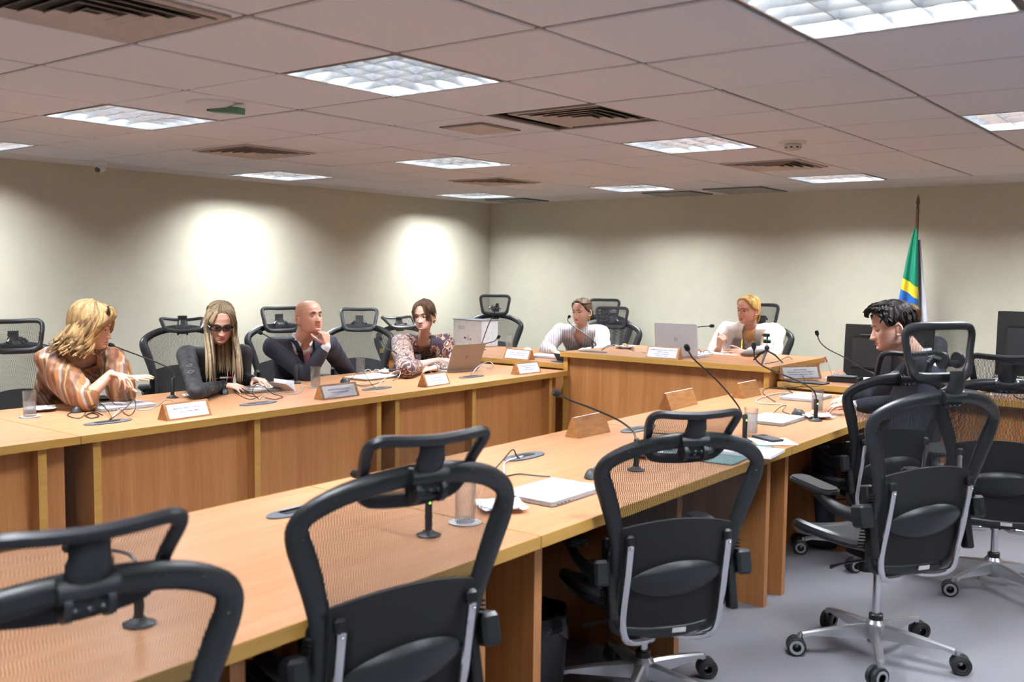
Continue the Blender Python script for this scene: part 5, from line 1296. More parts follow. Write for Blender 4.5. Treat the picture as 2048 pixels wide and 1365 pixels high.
# ---- blonde woman at the left, speaking into the microphone
wr1, el1 = at(222, 748, X=-5.10), at(170, 800, Z=.80)
wl1, el1l = at(250, 758, X=-5.13), at(246, 790, Z=.79)
P = person(dict(label='woman with wavy blonde hair in a brown paisley blouse, gesturing over the table', neck=at(160, 708, X=-5.42), head=at(184, 655, X=-5.26), look=RV*.98+FV*.02-UZ*.14,
    facing=RV*.72-FV*.70, pelvis=(-5.93, 3.02, .58), ER=el1, WR=wr1, EL=el1l, WL=wl1, hR=(RV*.85-FV*.30-UZ*.10, UZ+RV*.1, dict(curls=[(6, 14, 8), (30, 20, 10), (48, 25, 12), (58, 25, 12)], spread=.10, thumb=(.4, .5, -.75))),
    hL=(RV*.97-FV*.1+UZ*.10, UZ*.9-FV*.2, dict(curl=(2, 6, 4), spread=.13, thumb=(.5, .5, -.7))), skin=SK1, iris=IB, brow=BL_, nup=.01, scale=.97, hs=1.03, face=dict(open=1, age=.4), bust=1))
T = P['HT']; P1 = P
def paisley(name, base, c2, c3, c4, sc=18):
    m, nt, b = newmat(name); v = coords(nt, (1, 1, .8))
    n = N(nt, 'ShaderNodeTexNoise'); n.inputs['Scale'].default_value = 7; L(nt, v, n.inputs['Vector'])
    ad = N(nt, 'ShaderNodeVectorMath', operation='MULTIPLY_ADD'); L(nt, n.outputs['Color'], ad.inputs[0]); ad.inputs[1].default_value = (.12, .12, .12); L(nt, v, ad.inputs[2])
    vo = N(nt, 'ShaderNodeTexVoronoi'); vo.inputs['Scale'].default_value = sc; L(nt, ad.outputs[0], vo.inputs['Vector'])
    vc = N(nt, 'ShaderNodeTexNoise'); vc.inputs['Scale'].default_value = sc*3.3; vc.inputs['Detail'].default_value = 2; L(nt, ad.outputs[0], vc.inputs['Vector'])
    mx = N(nt, 'ShaderNodeMath', operation='MULTIPLY_ADD'); L(nt, vc.outputs['Fac'], mx.inputs[0]); mx.inputs[1].default_value = .55; L(nt, vo.outputs['Distance'], mx.inputs[2])
    r = N(nt, 'ShaderNodeValToRGB'); r.color_ramp.interpolation = 'CONSTANT'; L(nt, mx.outputs[0], r.inputs[0])
    e = r.color_ramp.elements; e[0].position = 0; e[0].color = (*srgb(c2), 1); e[1].position = .42; e[1].color = (*srgb(c3), 1)
    for p_, c_ in ((.55, base), (.74, c4), (.86, base)): q = e.new(p_); q.color = (*srgb(c_), 1)
    L(nt, r.outputs[0], b.inputs['Base Color']); b.inputs['Roughness'].default_value = .6; b.inputs['Sheen Weight'].default_value = .2; return m
def striped(name, cols, k, axis=(1, 0, 0), wob=.02, rough=.6):
    m, nt, b = newmat(name); v = coords(nt)
    n = N(nt, 'ShaderNodeTexNoise'); n.inputs['Scale'].default_value = 6; L(nt, v, n.inputs['Vector'])
    ad = N(nt, 'ShaderNodeVectorMath', operation='MULTIPLY_ADD'); L(nt, n.outputs['Color'], ad.inputs[0]); ad.inputs[1].default_value = (wob,)*3; L(nt, v, ad.inputs[2])
    dt = N(nt, 'ShaderNodeVectorMath', operation='DOT_PRODUCT'); L(nt, ad.outputs[0], dt.inputs[0]); dt.inputs[1].default_value = axis
    ml = N(nt, 'ShaderNodeMath', operation='MULTIPLY'); ml.inputs[1].default_value = k; L(nt, dt.outputs['Value'], ml.inputs[0])
    fr = N(nt, 'ShaderNodeMath', operation='FRACT'); L(nt, ml.outputs[0], fr.inputs[0])
    r = N(nt, 'ShaderNodeValToRGB'); r.color_ramp.interpolation = 'CONSTANT'; L(nt, fr.outputs[0], r.inputs[0])
    e = r.color_ramp.elements; e[0].position = 0; e[0].color = (*srgb(cols[0][1]), 1); e[1].position = cols[1][0]; e[1].color = (*srgb(cols[1][1]), 1)
    for p_, c_ in cols[2:]: q = e.new(p_); q.color = (*srgb(c_), 1)
    L(nt, r.outputs[0], b.inputs['Base Color']); b.inputs['Roughness'].default_value = rough; return m
M['blouse1'] = striped('brown_paisley_stripes', [(0, '8e5a38'), (.16, '6f4a33'), (.30, 'a5693f'), (.46, '9c958c'), (.56, '7a5238'), (.72, 'b5895a'), (.82, '744a30')], 9, (.75, .62, .25), .05, .5)
garment(P, 'blouse', M['blouse1'], inf=.022, sl=(.16, .25), slr=(.022, .026, .018), puff=.024, amp=.012, freq=13, seed=3, wf=1.06, cut=lambda x, y, z: y > -.01 and z > -.055+abs(x)*.7 and abs(x) < .07)
trousers(P, mat('dark_trousers', '1c1b20', .8), 'trousers')
H = Hair(); hair_cap(H, T, 'f', .020, .003, back=.012, top=.006)
for k in range(190):      # wavy shoulder-length locks falling from the parting
    a = rnd.uniform(-math.pi, math.pi); q = 1 if a > 0 else -1
    if abs(a) < .80: continue
    L0 = rnd.uniform(.72, 1.1); fr_ = max(0, 1-abs(abs(a)-.8)/.7)
    p0 = head_pt(a*.45, .108)*1.07; p1 = head_pt(a*.8, .072)*1.18; p2 = head_pt(a, .015); p2 = Vector((p2.x*1.30, p2.y*1.12+.012*fr_, .015))
    bk = max(0, -math.cos(a)); ph = rnd.uniform(0, 6.3)
    p3 = Vector((p2.x*1.12, p2.y-.016-.018*bk-.016*fr_, -.050)); p4 = Vector((p3.x*1.06, p3.y-.010-.018*bk, -.108*L0)); p5 = Vector((p4.x*1.05, p4.y-.006-.022*bk, -.158*L0-.012*bk))
    C_ = cat([p0, p1, p2, p3, p4, p5], 4); out_ = []
    for i, p in enumerate(C_):
        u = max(0, (i-6)/14); w = .015*u; out_.append(p+Vector((w*math.sin(ph+i*.75), w*math.cos(ph*1.3+i*.75), .004*math.sin(i+ph)*u)))
    out_[-1] += Vector((q*-.012, .014, .006))
    H.lock(out_, rnd.uniform(.006, .0100), rnd.random(), T=T, n=2)
for k in range(26):      # swept forelock over the brow
    x = rnd.uniform(-.01, .05); zz = rnd.uniform(-.006, .008)
    H.lock([Vector((-.015, .050, .112)), Vector((x*.4, .092, .118+zz)), Vector((x, .118, .088+zz)), Vector((x+.022, .108, .050+zz)), Vector((x+.045, .070, .012+zz)), Vector((.088, .030, -.020+zz))], .0085, rnd.random(), T=T)
H.finish('hair', hairmat('blonde_hair', '5c4530', 'c4a675'), P['root'], P['o'])

# ---- woman in dark glasses
P = person(dict(label='woman with long straight highlighted hair and dark glasses, black long-sleeved top', neck=at(430, 704, X=-5.40), head=at(441, 645, X=-5.20), look=-FV*.93+RV*.37-UZ*.36,
    facing=RV*.5-FV*.85, pelvis=(-5.98, 4.20, .58), ER=at(392, 785, Z=.80), WR=at(447, 771, Z=.785), EL=at(487, 762, X=-5.38), WL=at(508, 759, X=-5.22),
    hR=(RV*.98-FV*.18-UZ*.04, UZ-FV*.2, dict(curl=(14, 22, 14), spread=.10)), hL=(RV*.75-FV*.6-UZ*.0, UZ+RV*.1, dict(curl=(24, 22, 14), spread=.12)), skin=SK2, iris=IB, brow=BD, nup=.02, scale=.97, hs=1.04, lid=-.10, gaze=(0, .85, -.5), bust=1, face=dict(age=1.2)))
T = P['HT']; P2 = P
M['blacktop'] = mat('black_knit', '14161c', .7, var=.15, scale=90, bump=.1)
garment(P, 'top', M['blacktop'], inf=.012, sl=(.93, .93), slr=(.014, .011, .008), amp=.007, freq=12, seed=7)
trousers(P, mat('dark_jeans', '20242e', .8), 'trousers')
mb = MB(); Fw = P['Fd']      # necklace, pendant, sleeve print
for q in (-1, 1):
    pts = cat([P['Nk']+P['Rt']*q*.065+Fw*.035+UZ*.02, P['Nk']+P['Rt']*q*.060+Fw*.105-UZ*.06, P['Nk']+P['Rt']*q*.040+Fw*.150-UZ*.17, P['Nk']+P['Rt']*q*.020+Fw*.165-UZ*.28], 14)
    for p in pts[::1]: mb.ell(p, .0030, seg=6, rings=4)
mb.build('bead_necklace', M['porcelain'], P['root'], P['o'])
mb = MB().tube([P['Nk']+P['Rt']*.012*math.cos(a)+Fw*.132+UZ*(-.085+.012*math.sin(a)) for a in np.linspace(0, 6.28, 13)[:-1]], .003, 6, closed=True); mb.build('pendant', M['gold'], P['root'], P['o'])
mb = MB()
for k, t in enumerate((.55, .72)):
    c = P['SR'].lerp(P['ER'], t)-FV*.0; nrm = (Vector((0, 0, EYE))-c).normalized(); ax_ = (P['ER']-P['SR']).normalized(); sd_ = ax_.cross(nrm).normalized(); nn = sd_.cross(ax_)
    nn = nn if nn.dot(nrm) > 0 else -nn
    mb.tube([c+nn*.064+ax_*.020*math.cos(a)+sd_*.016*math.sin(a) for a in np.linspace(0, 6.28, 15)[:-1]], .0045, 6, closed=True, flat=(1, .5), up=nn)
for k, t in enumerate((.30, .52, .66)):
    c = P['ER'].lerp(P['WR'], t); nn = (Vector((0, 0, EYE))-c).normalized(); ax_ = (P['WR']-P['ER']).normalized(); nn = (nn-ax_*nn.dot(ax_)).normalized(); sd_ = ax_.cross(nn)
    if k == 0: mb.tube([c+nn*.047+ax_*.016*math.cos(a)+sd_*.014*math.sin(a) for a in np.linspace(0, 6.28, 15)[:-1]], .004, 6, closed=True, flat=(1, .5), up=nn)
    else: mb.tube([c+nn*.044-sd_*.012, c+nn*.044+sd_*.012], .004, 6, flat=(1, .5), up=nn)
mb.build('sleeve_print', mat('grey_print', '4c4f55', .6), P['root'], P['o'])
mb = MB(); c = P['Nk']+Fw*.152-UZ*.175; Q4 = Matrix(((P['Rt'].x, 0, -Fw.x, 0), (P['Rt'].y, 0, -Fw.y, 0), (0, 1, 0, 0), (0, 0, 0, 1)))
MB().box(c-P['Rt']*.02, (.055, .004, .010), Matrix((P['Rt'], Fw, UZ)).transposed()).build('grey_chest_print', M['cablegrey'], P['root'], P['o'], smooth=False)
MB().box(c+P['Rt']*-.062, (.022, .004, .011), Matrix((P['Rt'], Fw, UZ)).transposed()).build('red_chest_print', M['red'], P['root'], P['o'], smooth=False)
c = P['WR']-(P['WR']-P['ER']).normalized()*.012; ax_ = (P['WR']-P['ER']).normalized()
mb = MB().tube([c-ax_*.012, c+ax_*.012], .034, 16, flat=(1, .85)); mb.build('watch_strap', M['black'], P['root'], P['o'])
earring(P, 1, M['gold'], .006, .006)
H = Hair(); hair_cap(H, T, 'f', .012, .0016, ngr=60)
for k in range(190):
    q = rnd.choice((-1, 1)); a = q*rnd.uniform(.72, 3.05); L0 = rnd.uniform(.9, 1.05)
    p0 = head_pt(q*.12*rnd.random()+(0 if abs(a) < 1.6 else a*.5), .112)*1.05; p1 = head_pt(a*.62, .080)*1.09; p2 = head_pt(a*.9, .035)*1.11
    p3 = head_pt(a, -.01); p3 = Vector((p3.x*1.18, p3.y*1.04-(.012 if abs(a) < 1.2 else 0), -.012))
    fw = max(0, math.cos(a*.85)); j1, j2 = rnd.uniform(-.008, .008), rnd.uniform(-.008, .008)
    p3.x += j1*.5; p4 = Vector((p3.x*1.02+j1, p3.y-.01, -.10)); p5 = Vector((p3.x*.95+j1+j2, p3.y+.012*fw, -.20)); p6 = Vector((p3.x*.86+j2, p3.y+.030*fw+.02, -.27)); p7 = Vector((p3.x*.82+j2*1.6, p3.y+.045*fw+.035, -.345*L0))
    if abs(a) > 1.9: p4.y -= .01; p5.y -= .0; p6.y += .0
    # hang straight down in the world rather than along the tilted head
    W_ = [T @ p for p in (p0, p1, p2, p3)]; base = W_[-1]; off = Vector((j1, j2, 0))
    out_ = P['Fd']*(.035+.075*min(1, max(0, 1-abs(abs(a)-1.2))))
    W_ += [base+off-UZ*.09+out_*.25, base+off*1.5-UZ*.18+out_*.75, base+off*2-UZ*.27+out_*1.0, base+off*2.4-UZ*.345*L0+out_*1.0]
    H.lock(W_, rnd.uniform(.0042, .0075), rnd.random())
H.finish('hair', hairmat('highlighted_ash_hair', '40332a', 'bda988', 90), P['root'], P['o'])
gl = MB(); ln_ = MB()
for q in (-1, 1):
    ring = [Vector((q*(.034+.030*math.copysign(abs(math.cos(a))**.7, math.cos(a))), .0960-.006*abs(math.cos(a))*(1 if math.cos(a) > 0 else 0), .001+.0165*math.copysign(abs(math.sin(a))**.7, math.sin(a))+.005*math.cos(a))) for a in np.linspace(0, 2*math.pi, 25)[:-1]]
    gl.tube([T @ p for p in ring], .0042, 6, closed=True)
    ln_.add([T @ p for p in ring], [tuple(range(24))])
    gl.tube([T @ Vector((q*.064, .090, .008)), T @ Vector((q*.078, .06, .008)), T @ Vector((q*.083, -.005, .004))], .005, 6, flat=(.6, 1.3))
gl.tube([T @ Vector((-.008, .100, .004)), T @ Vector((.008, .100, .004))], .004, 6)
g_ = gl.build('glasses_frame', mat('dark_tortoise_frame', '1b1a20', .25), P['root'], P['o'])
m_, nt_, b_ = newmat('tinted_lens'); tr_ = N(nt_, 'ShaderNodeBsdfTransparent'); tr_.inputs[0].default_value = (.42, .38, .42, 1); mx_ = N(nt_, 'ShaderNodeMixShader'); mx_.inputs[0].default_value = .88
b_.inputs['Base Color'].default_value = (.08, .07, .09, 1); b_.inputs['Roughness'].default_value = .05; L(nt_, b_.outputs[0], mx_.inputs[1]); L(nt_, tr_.outputs[0], mx_.inputs[2]); L(nt_, mx_.outputs[0], nt_.nodes['Material Output'].inputs['Surface'])
ln_.build('lenses', m_, g_, P['o'], smooth=False)

# ---- bald man in a navy suit, hand to his chin
hd3 = at(618, 636, X=-5.40); wr3 = at(654, 692, X=-5.25)
P = person(dict(label='bald man in a navy suit and pink tie, hand on his chin', neck=at(602, 688, X=-5.52), head=hd3, look=RV*.74-FV*.62+UZ*.22,
    facing=RV*.55-FV*.83, pelvis=(-5.98, 5.00, .58), ER=at(612, 752, X=-5.36), WR=wr3, EL=at(700, 752, X=-5.62), WL=at(712, 775, X=-5.52), hw=.20,
    hR=(UZ*.96-RV*.16+FV*.05, RV*.80-FV*.58, dict(curls=[(55, 60, 40), (62, 70, 45), (68, 75, 45), (72, 75, 45)], spread=.04, thumb=(.55, .65, -.5))),
    hL=(RV*.3+FV*-.6-UZ*.5, UZ, dict(curl=(30, 30, 20))), skin=SK3, iris=IG, brow=BD, nup=.02, scale=1.04, hs=1.04, neckr=.058, girth=1.12, lid=.5, gaze=(.1, .9, .35), face=dict(age=1.4, nose=1.1)))
P3 = P
M['shirt'] = mat('white_shirt', 'e9eaf2', .7, var=.02); M['navy'] = mat('navy_suit_cloth', '161b2c', .75, var=.12, scale=160, bump=.1); M['pink'] = striped('pink_striped_tie', [(0, 'c79ac0'), (.5, 'b583b0')], 160, (.6, .2, .7), 0, .5)
garment(P, 'shirt', M['shirt'], inf=.010, sl=(.98, .98), slr=(.008, .006, .007), amp=.003, seed=2, neck=.955)
jk = lambda x, y, z: y > .0 and (abs(x) < .014+max(0, (z+.34))*.15 and z > -.34 or (abs(x) < .05 and z <= -.34))
garment(P, 'jacket', M['navy'], inf=.026, sl=(.80, .85), slr=(.024, .020, .018), amp=.007, freq=9, seed=5, neck=.93, cut=jk, wf=1.04)
trousers(P, M['navy'])
Fw, Rt_, Nk_ = P['Fd'], P['Rt'], P['Nk']
tie = MB()
ax_t = (P['Pv']-Nk_).normalized()
def onchest(x, t, e=.0): return Nk_+ax_t*t+Rt_*x+Fw*(e+.062+.080*min(1, t/.14)+.0*t)
tie.grid(lambda i, j: onchest((2*i-1)*(.014+.026*j), .030+.42*j, .012+.004*math.cos((2*i-1)*1.5)), 6, 14, thick=.004); tie.build('tie', M['pink'], P['root'], P['o'])
kn_ = MB(); kn_.box(onchest(0, .022, .012), (.030, .018, .030), Matrix((Rt_, Fw, UZ)).transposed(), b=.008); kn_.build('tie_knot', M['pink'], P['root'], P['o'])
def collar(P, m, w=.030, h=.034, spread=.55, name='collar', r0=.060, drop=0):
    Nk_, Fw, Rt_ = P['Nk'], P['Fd'], P['Rt']
    for q in (-1, 1):
        def cf(i, j, q=q):
            a = math.pi*(.06+.94*i); x = math.sin(a)*(r0+.012*j); y = math.cos(a)*(r0+.010*j)+.012
            z = .028-drop+.020*(1-math.cos(a))*.5-j*(h+.030*max(0, math.cos(a))**6)+.012*(1-j)
            return Nk_+Rt_*q*(x+(.022*j*max(0, math.cos(a))**3))+Fw*y+UZ*z
        MB().grid(cf, 18, 4, thick=.003*q).build(name, m, P['root'], P['o'])
collar(P, M['shirt'], r0=.066)
def lapels(P, m, t0=.0, t1=.36):
    for q in (-1, 1):
        def lf(i, j, q=q):
            t = t0+(t1-t0)*i; xin = .050*(1-i)**.8+.012; w = .055*math.sin(math.pi*(.12+.80*(1-i)))+.012
            return P['Nk']+(P['Pv']-P['Nk']).normalized()*t+P['Rt']*q*(xin+w*j)+P['Fd']*(.085+.088*min(1, t/.13)-.055*j*j*(.6)-.02*(1-i)*j)+UZ*(.012*(1-i))
        MB().grid(lf, 14, 5, thick=.004*q).build('lapel', m, P['root'], P['o'])
lapels(P, M['navy'])

# ---- woman in the patterned blouse
P = person(dict(label='woman with brown tied-back hair in a brown and navy patterned blouse', neck=at(846, 681, X=-5.52), head=at(848, 633, X=-5.42), look=-FV*.93-RV*.26-UZ*.02,
    facing=-FV*.96+RV*.02, pelvis=(-6.02, 6.34, .60), ER=at(812, 738, Z=.81), WR=at(878, 721, X=-5.30), EL=at(893, 735, X=-5.36), WL=at(868, 737, Z=.775), roll=4,
    hR=(RV*.95-FV*.1-UZ*.25, UZ*.75-FV*.6, dict(curls=[(45, 50, 30), (50, 55, 30), (55, 55, 30), (58, 55, 30)], spread=.02)), hL=(-RV*.8-FV*.6-UZ*.05, UZ-FV*.2, dict(curl=(12, 16, 10), spread=.06)),
    skin=SK2, iris=IB, brow=BD, scale=.97, hs=.99, nup=.02, gaze=(.15, 1, 0), hw=.19, bust=1, face=dict(age=.9)))
T = P['HT']; P4 = P
garment(P, 'blouse', paisley('brown_navy_print', '35283a', 'efe4e0', 'a0643c', 'c9a08a', 17), inf=.024, sl=(.30, .72), slr=(.026, .026, .020), puff=.012, amp=.010, freq=10, seed=9, wf=1.1,
        cut=lambda x, y, z: y > 0 and z > -.17 and abs(x) < .008+(z+.17)*.20)
trousers(P, mat('dark_skirt_cloth', '22202a', .8))
H = Hair(); hair_cap(H, T, 'f', .013, .002, back=.016, ngr=52)
for k in range(46):      # curtain fringe swept to both temples
    q = rnd.choice((-1, 1)); u = rnd.random(); a = q*(.50+.62*u)
    H.lock([head_pt(q*.05, .110)*1.06, head_pt(a*.55, .085)*1.10, head_pt(a*.9, .050)*1.10, head_pt(a*1.05, .012)*1.09+Vector((0, .004, 0)), head_pt(a*1.18, -.030-.02*u)*1.06], rnd.uniform(.0035, .006), rnd.random(), T=T)
for k in range(26):
    a = rnd.uniform(1.3, 5.0); H.lock([head_pt(a, .07)*1.1, head_pt(a, .02)*1.14, Vector((rnd.uniform(-.03, .03), -.125, -.02)), Vector((rnd.uniform(-.03, .03), -.13, -.06))], .009, rnd.random(), T=T)
H.lock([Vector((.02, -.11, .03)), Vector((.075, -.10, .055)), Vector((.105, -.09, .045))], .006, .2, T=T)
for q in (-1, 1): H.lock([head_pt(q*1.25, .0)*1.06, head_pt(q*1.3, -.04)*1.08, head_pt(q*1.3, -.08)*1.12], .004, .3, T=T)
H.finish('hair', hairmat('brown_hair', '2c1e16', '664b38', 70), P['root'], P['o'])
earring(P, -1, M['silver'], .002, .008)
c = P['WL']-(P['WL']-P['EL']).normalized()*.02; ax_ = (P['WL']-P['EL']).normalized()
for k in (-1, 0, 1): MB().tube([c+ax_*.009*k+(Vector((0, 0, 1)).cross(ax_).normalized()*math.cos(a)+(UZ-ax_*UZ.dot(ax_)).normalized()*math.sin(a))*.031 for a in np.linspace(0, 6.28, 21)[:-1]], .0028, 6, closed=True).build('bracelet', [M['silver'], M['white'], M['dkgrey']][k+1], P['root'], P['o'])

# ---- woman in the striped shirt
P = person(dict(label='woman with pulled-back brown hair and gold earrings in a striped white shirt, writing', neck=at(1161, 671, Y=7.62), head=at(1163, 624, Y=7.52), look=-FV*.78-RV*.62-UZ*.03,
    facing=-FV*.93-RV*.3, pelvis=(-5.22, 7.95, .60), ER=at(1092, 700, Y=7.38), WR=at(1108, 704, Y=7.12), EL=at(1205, 708, Y=7.50), WL=at(1152, 708, Y=7.18), hw=.20,
    hR=(RV*.72-FV*.25-UZ*.32, UZ-FV*.3, dict(curls=[(40, 45, 30), (46, 50, 30), (50, 52, 30), (52, 55, 30)], spread=.03)), hL=(-RV*.75-FV*.5-UZ*.15, UZ, dict(curl=(35, 35, 20))),
    skin=SK2, iris=IB, brow=BD, nup=.065, scale=.99, hs=.97, gaze=(0, 1, .02), bust=1, face=dict(age=1)))
T = P['HT']; P5 = P
M['stripeshirt'] = striped('white_shirt_grey_stripes', [(0, 'd8d5da'), (.60, '857f8c'), (.82, 'd8d5da')], 48, (.8, .6, 0), .012, .75)
garment(P, 'shirt', M['stripeshirt'], inf=.024, sl=(.80, .80), slr=(.026, .026, .024), puff=.008, amp=.010, freq=11, seed=12, wf=1.1, cut=lambda x, y, z: y > 0 and z > -.15 and abs(x) < .008+(z+.15)*.30)
trousers(P, mat('beige_trousers', '8b8074', .8))
collar(P, M['stripeshirt'], r0=.075, h=.045, drop=.01)
MB().ell(P['Nk']+(P['Pv']-P['Nk']).normalized()*.27+P['Fd']*.165, (.007, .004, .007)).build('button', M['black'], P['root'], P['o'])
H = Hair(); hair_cap(H, T, 'f', .010, .0015, back=.008, ngr=64)
for k in range(60):
    q = rnd.choice((-1, 1)); a = q*rnd.uniform(.25, 1.6)
    H.lock([head_pt(a, hairline(a, 'f')+.016)*1.0, head_pt(a*1.25+q*.15, .075)*1.085, head_pt(q*2.3, .045)*1.10, Vector((q*.03, -.112, -.01))], rnd.uniform(.0035, .0055), rnd.random(), T=T)
for k in range(8):
    a = k*.8; H.lock([Vector((.02*math.cos(a), -.108, -.015+.02*math.sin(a))), Vector((.03*math.cos(a+.8), -.128, -.02+.028*math.sin(a+.8))), Vector((.02*math.cos(a+1.8), -.14, -.025+.02*math.sin(a+1.8)))], .013, rnd.random(), T=T, taper=False)
H.finish('hair', hairmat('brown_sleek_hair', '241912', '65503c', 60), P['root'], P['o'])
earring(P, -1, M['gold'], .010, .010, True); earring(P, 1, M['gold'], .010, .010, True)

# ---- elderly woman in the cream shawl
wr6 = at(1438, 697, Y=7.22)
P = person(dict(label='older woman with blond ponytail in a cream shawl at the raised desk', neck=at(1502, 673, Y=7.66), head=at(1496, 621, Y=7.56), look=-RV*.80-FV*.58-UZ*.02,
    facing=-FV*.85-RV*.5, pelvis=(-3.50, 8.08, .62), ER=at(1428, 716, Y=7.42), WR=wr6, EL=at(1540, 712, Y=7.42), WL=at(1492, 707, Y=7.20), hw=.195,
    hR=(UZ*.80+RV*.05-FV*.2, -RV*.8-FV*.4, dict(curls=[(60, 60, 30), (66, 60, 30), (70, 60, 30), (72, 60, 30)], spread=.05, thumb=(.8, .6, -.3))), hL=(-RV*.97-FV*.2+UZ*.02, UZ*.5-FV*.8, dict(curl=(10, 14, 8), spread=.06)),
    skin=SK3, iris=IB, brow=BL_, nup=.068, scale=.99, hs=.97, gaze=(0, 1, .02), bust=1, face=dict(age=2.2, cheek=.8)))
T = P['HT']; P6 = P
garment(P, 'blouse', paisley('tan_white_print', 'd9a468', 'f0e9e4', 'd29a5c', 'e8dcd2', 5), inf=.016, sl=(.5, .5), amp=.005, seed=15, neck=.965)
garment(P, 'shawl', mat('cream_shawl_cloth', 'd9cdc4', .8, var=.03, scale=40, bump=.1), inf=.034, sl=(.55, .75), slr=(.040, .036, .034), puff=.012, amp=.014, freq=8, seed=18, wf=1.08,
        cut=lambda x, y, z: y > .0 and abs(x) < .050+max(0, -z)*.13)
trousers(P, mat('light_trousers', '9a9088', .8))
H = Hair(); hair_cap(H, T, 'f', .010, .0022, back=.006, ngr=56)
H.finish('hair', hairmat('golden_blond_hair', '6e4f28', 'c69d5a', 60), P['root'], P['o'])
H = Hair()
for k in range(34):
    a = rnd.uniform(0, 6.28); r_ = rnd.uniform(0, .018)
    H.lock([Vector((.006*math.cos(a), -.105, .0)), Vector((r_*math.cos(a), -.130, -.015+r_*math.sin(a))), Vector((r_*1.2*math.cos(a), -.138, -.06+r_*math.sin(a))), Vector((r_*math.cos(a), -.125+r_, -.115+rnd.uniform(-.02, .01)))], .006, rnd.random(), T=T)
H.finish('ponytail', bpy.data.materials['golden_blond_hair'], P['root'], P['o'])
MB().tube([T @ Vector((.016*math.cos(a), -.112, -.002+.016*math.sin(a))) for a in np.linspace(0, 6.28, 15)[:-1]], .005, 6, closed=True).build('hair_tie', M['black'], P['root'], P['o'])
earring(P, -1, M['gold'], .012, .006, True); earring(P, 1, M['gold'], .012, .006, True)
for k, dr_ in enumerate((.10, .125)):
    MB().tube(cat([P['Nk']+P['Rt']*(.05*math.sin(t))+P['Fd']*(.075+.07*math.cos(t))+UZ*(-.02-dr_*(1+math.cos(t))*.75) for t in np.linspace(-2.2, 2.2, 11)], 3), .0016, 5).build('necklace', M['gold'], P['root'], P['o'])
for s_, W0, dd, nn_, cu in ((1, P['WR'], None, None, None),): pass

# ---- dark-haired man at the right
P = person(dict(label='man with dark wavy hair in a navy jacket, leaning on the table behind the chairs', neck=(-1.50, 5.66, 1.055), head=(-1.625, 5.53, 1.245), look=-RV*.97+FV*.12-UZ*.16,
    facing=-RV*.85+FV*.5, pelvis=(-1.50, 5.50, .60), ER=(-1.86, 6.02, .80), WR=(-1.98, 5.84, .785), EL=(-1.60, 5.62, .805), WL=(-1.80, 5.50, .800), hw=.20,
    hR=(-RV*.6-FV*.8, UZ, dict(curl=(20, 25, 15))), hL=(-RV*.9+FV*.35-UZ*.03, UZ-RV*.1, dict(curl=(18, 25, 15), spread=.06)), skin=SK2, iris=IB, brow=BD, scale=1.02, hs=1.05, neckr=.056, nup=.02, lid=.3, face=dict(nose=1.25, age=1)))
T = P['HT']; P7 = P
garment(P, 'shirt', M['shirt'], inf=.010, sl=(.98, .98), slr=(.008, .006, .007), amp=.003, seed=21, neck=.955); collar(P, M['shirt'], r0=.064)
garment(P, 'jacket', M['navy'], inf=.026, sl=(.86, .86), slr=(.024, .020, .018), amp=.007, freq=9, seed=22, neck=.93, cut=jk, wf=1.04)
trousers(P, M['navy'])
H = Hair(); hair_cap(H, T, 'm', .018, .004, top=.010, ngr=30)
for k in range(230):      # short loose waves
    a = rnd.uniform(-3.14, 3.14); z = .112-.11*rnd.random()**1.2
    if z < hairline(a, 'm')+.012 or (1.45 < abs(a) < 2.0 and z < .045): continue
    p = head_pt(a, z); n_ = Vector((p.x, p.y, max(.02, z))).normalized(); tg = Vector((-p.y, p.x, 0)).normalized()*rnd.choice((-1, 1)); dn = Vector((p.x*.2, p.y*.4+.25*(.1 if abs(a) < 1 else -.1), -.6)).normalized() if z < .08 else Vector((rnd.uniform(-.5, .5), .9, -.1)).normalized()
    b0 = p+n_*.012; ph = rnd.uniform(-1, 1)
    H.lock([b0, b0+n_*.014+dn*.010+tg*.004*ph, b0+n_*.016+dn*.026-tg*.006*ph, b0+n_*.010+dn*.040+tg*.006*ph], rnd.uniform(.005, .008), rnd.random(), T=T, n=4)
for k in range(16):      # forelock
    x = rnd.uniform(-.045, .045); H.lock([Vector((x, .065, .100)), Vector((x*1.05, .098, .104)), Vector((x*1.1, .116, .090)), Vector((x*1.15+rnd.uniform(-.01, .01), .117, .070))], .0075, rnd.random(), T=T)
H.finish('hair', hairmat('dark_wavy_hair', '120f10', '2b2526', 60), P['root'], P['o'])

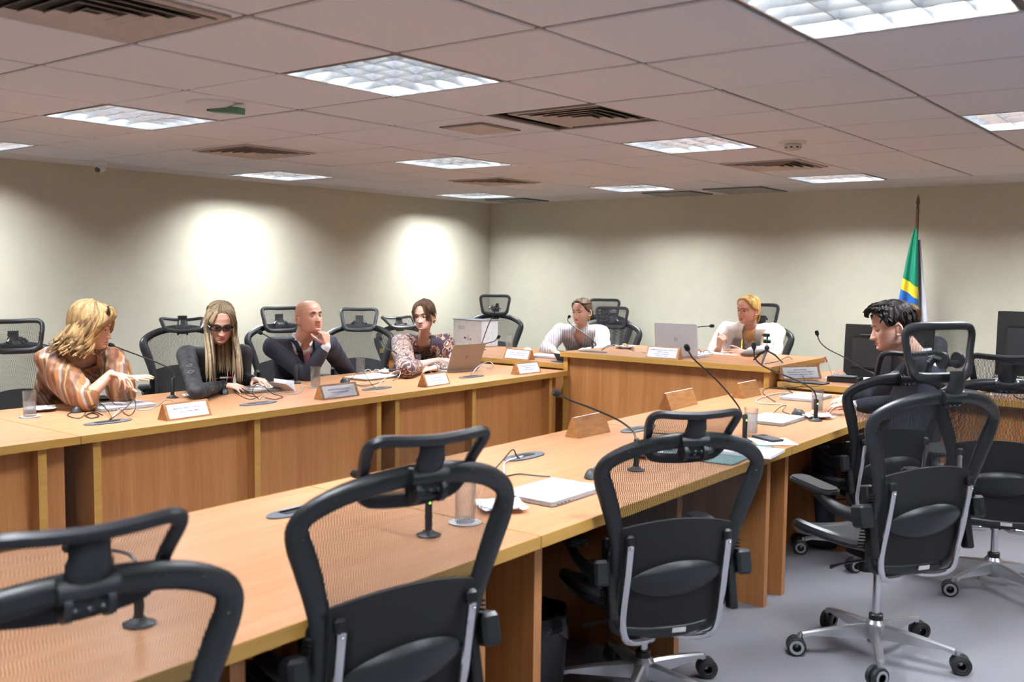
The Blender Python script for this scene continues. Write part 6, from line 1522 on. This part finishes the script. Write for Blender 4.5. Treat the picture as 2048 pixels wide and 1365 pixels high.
# ---- person writing, hidden behind the man and the monitor
whd = at(1668, 741, Y=6.86)
P = person(dict(label='person with light brown hair and dark jacket, mostly hidden, writing with a red-capped pen', neck=at(1822, 690, Y=7.72), head=at(1816, 640, Y=7.66), look=-FV*.9-RV*.3-UZ*.25,
    facing=-FV*.8-RV*.5, pelvis=(-2.20, 8.10, .60), ER=at(1740, 745, Y=7.30), WR=at(1696, 744, Y=7.02), EL=at(1880, 730, Y=7.5), WL=at(1850, 745, Y=7.2), hw=.19,
    hR=(-RV*.82-FV*.35-UZ*.15, UZ*.6-FV*.7, dict(curls=[(42, 50, 25), (48, 55, 30), (55, 60, 30), (60, 62, 30)], spread=.03, thumb=(.75, .5, -.5))), hL=(-RV*.8-FV*.4, UZ, dict(curl=(20, 20, 15))),
    skin=SK2, iris=IB, brow=BD, scale=.96, hs=.95))
T = P['HT']; P8 = P
garment(P, 'shirt', M['shirt'], inf=.010, sl=(.99, .99), slr=(.008, .008, .010), amp=.003, seed=31, neck=.955)
garment(P, 'jacket', mat('black_jacket_cloth', '1b1e26', .8, var=.1), inf=.026, sl=(.70, .7), slr=(.024, .020, .018), amp=.007, freq=9, seed=32, neck=.93, cut=jk, wf=1.04)
trousers(P, M['navy'])
H = Hair(); hair_cap(H, T, 'f', .012, .0016, ngr=60)
for k in range(90):
    q = rnd.choice((-1, 1)); a = q*rnd.uniform(.85, 3.0)
    W_ = [T @ p for p in (head_pt(a*.4, .110)*1.06, head_pt(a*.7, .075)*1.09, head_pt(a*.9, .03)*1.10, Vector((head_pt(a, -.01).x*1.15, head_pt(a, -.01).y*1.06, -.012)))]; bs_ = W_[-1]
    W_ += [bs_-UZ*.08, bs_-UZ*.16+P['Fd']*.01]
    H.lock(W_, rnd.uniform(.005, .008), rnd.random())
H.finish('hair', hairmat('light_brown_hair', '5c4632', 'a88a60', 70), P['root'], P['o'])
pen(at(1664, 750, Y=6.93), at(1650, 714, Y=6.90), 'red-capped pen held upright in the writing hand before the monitor')
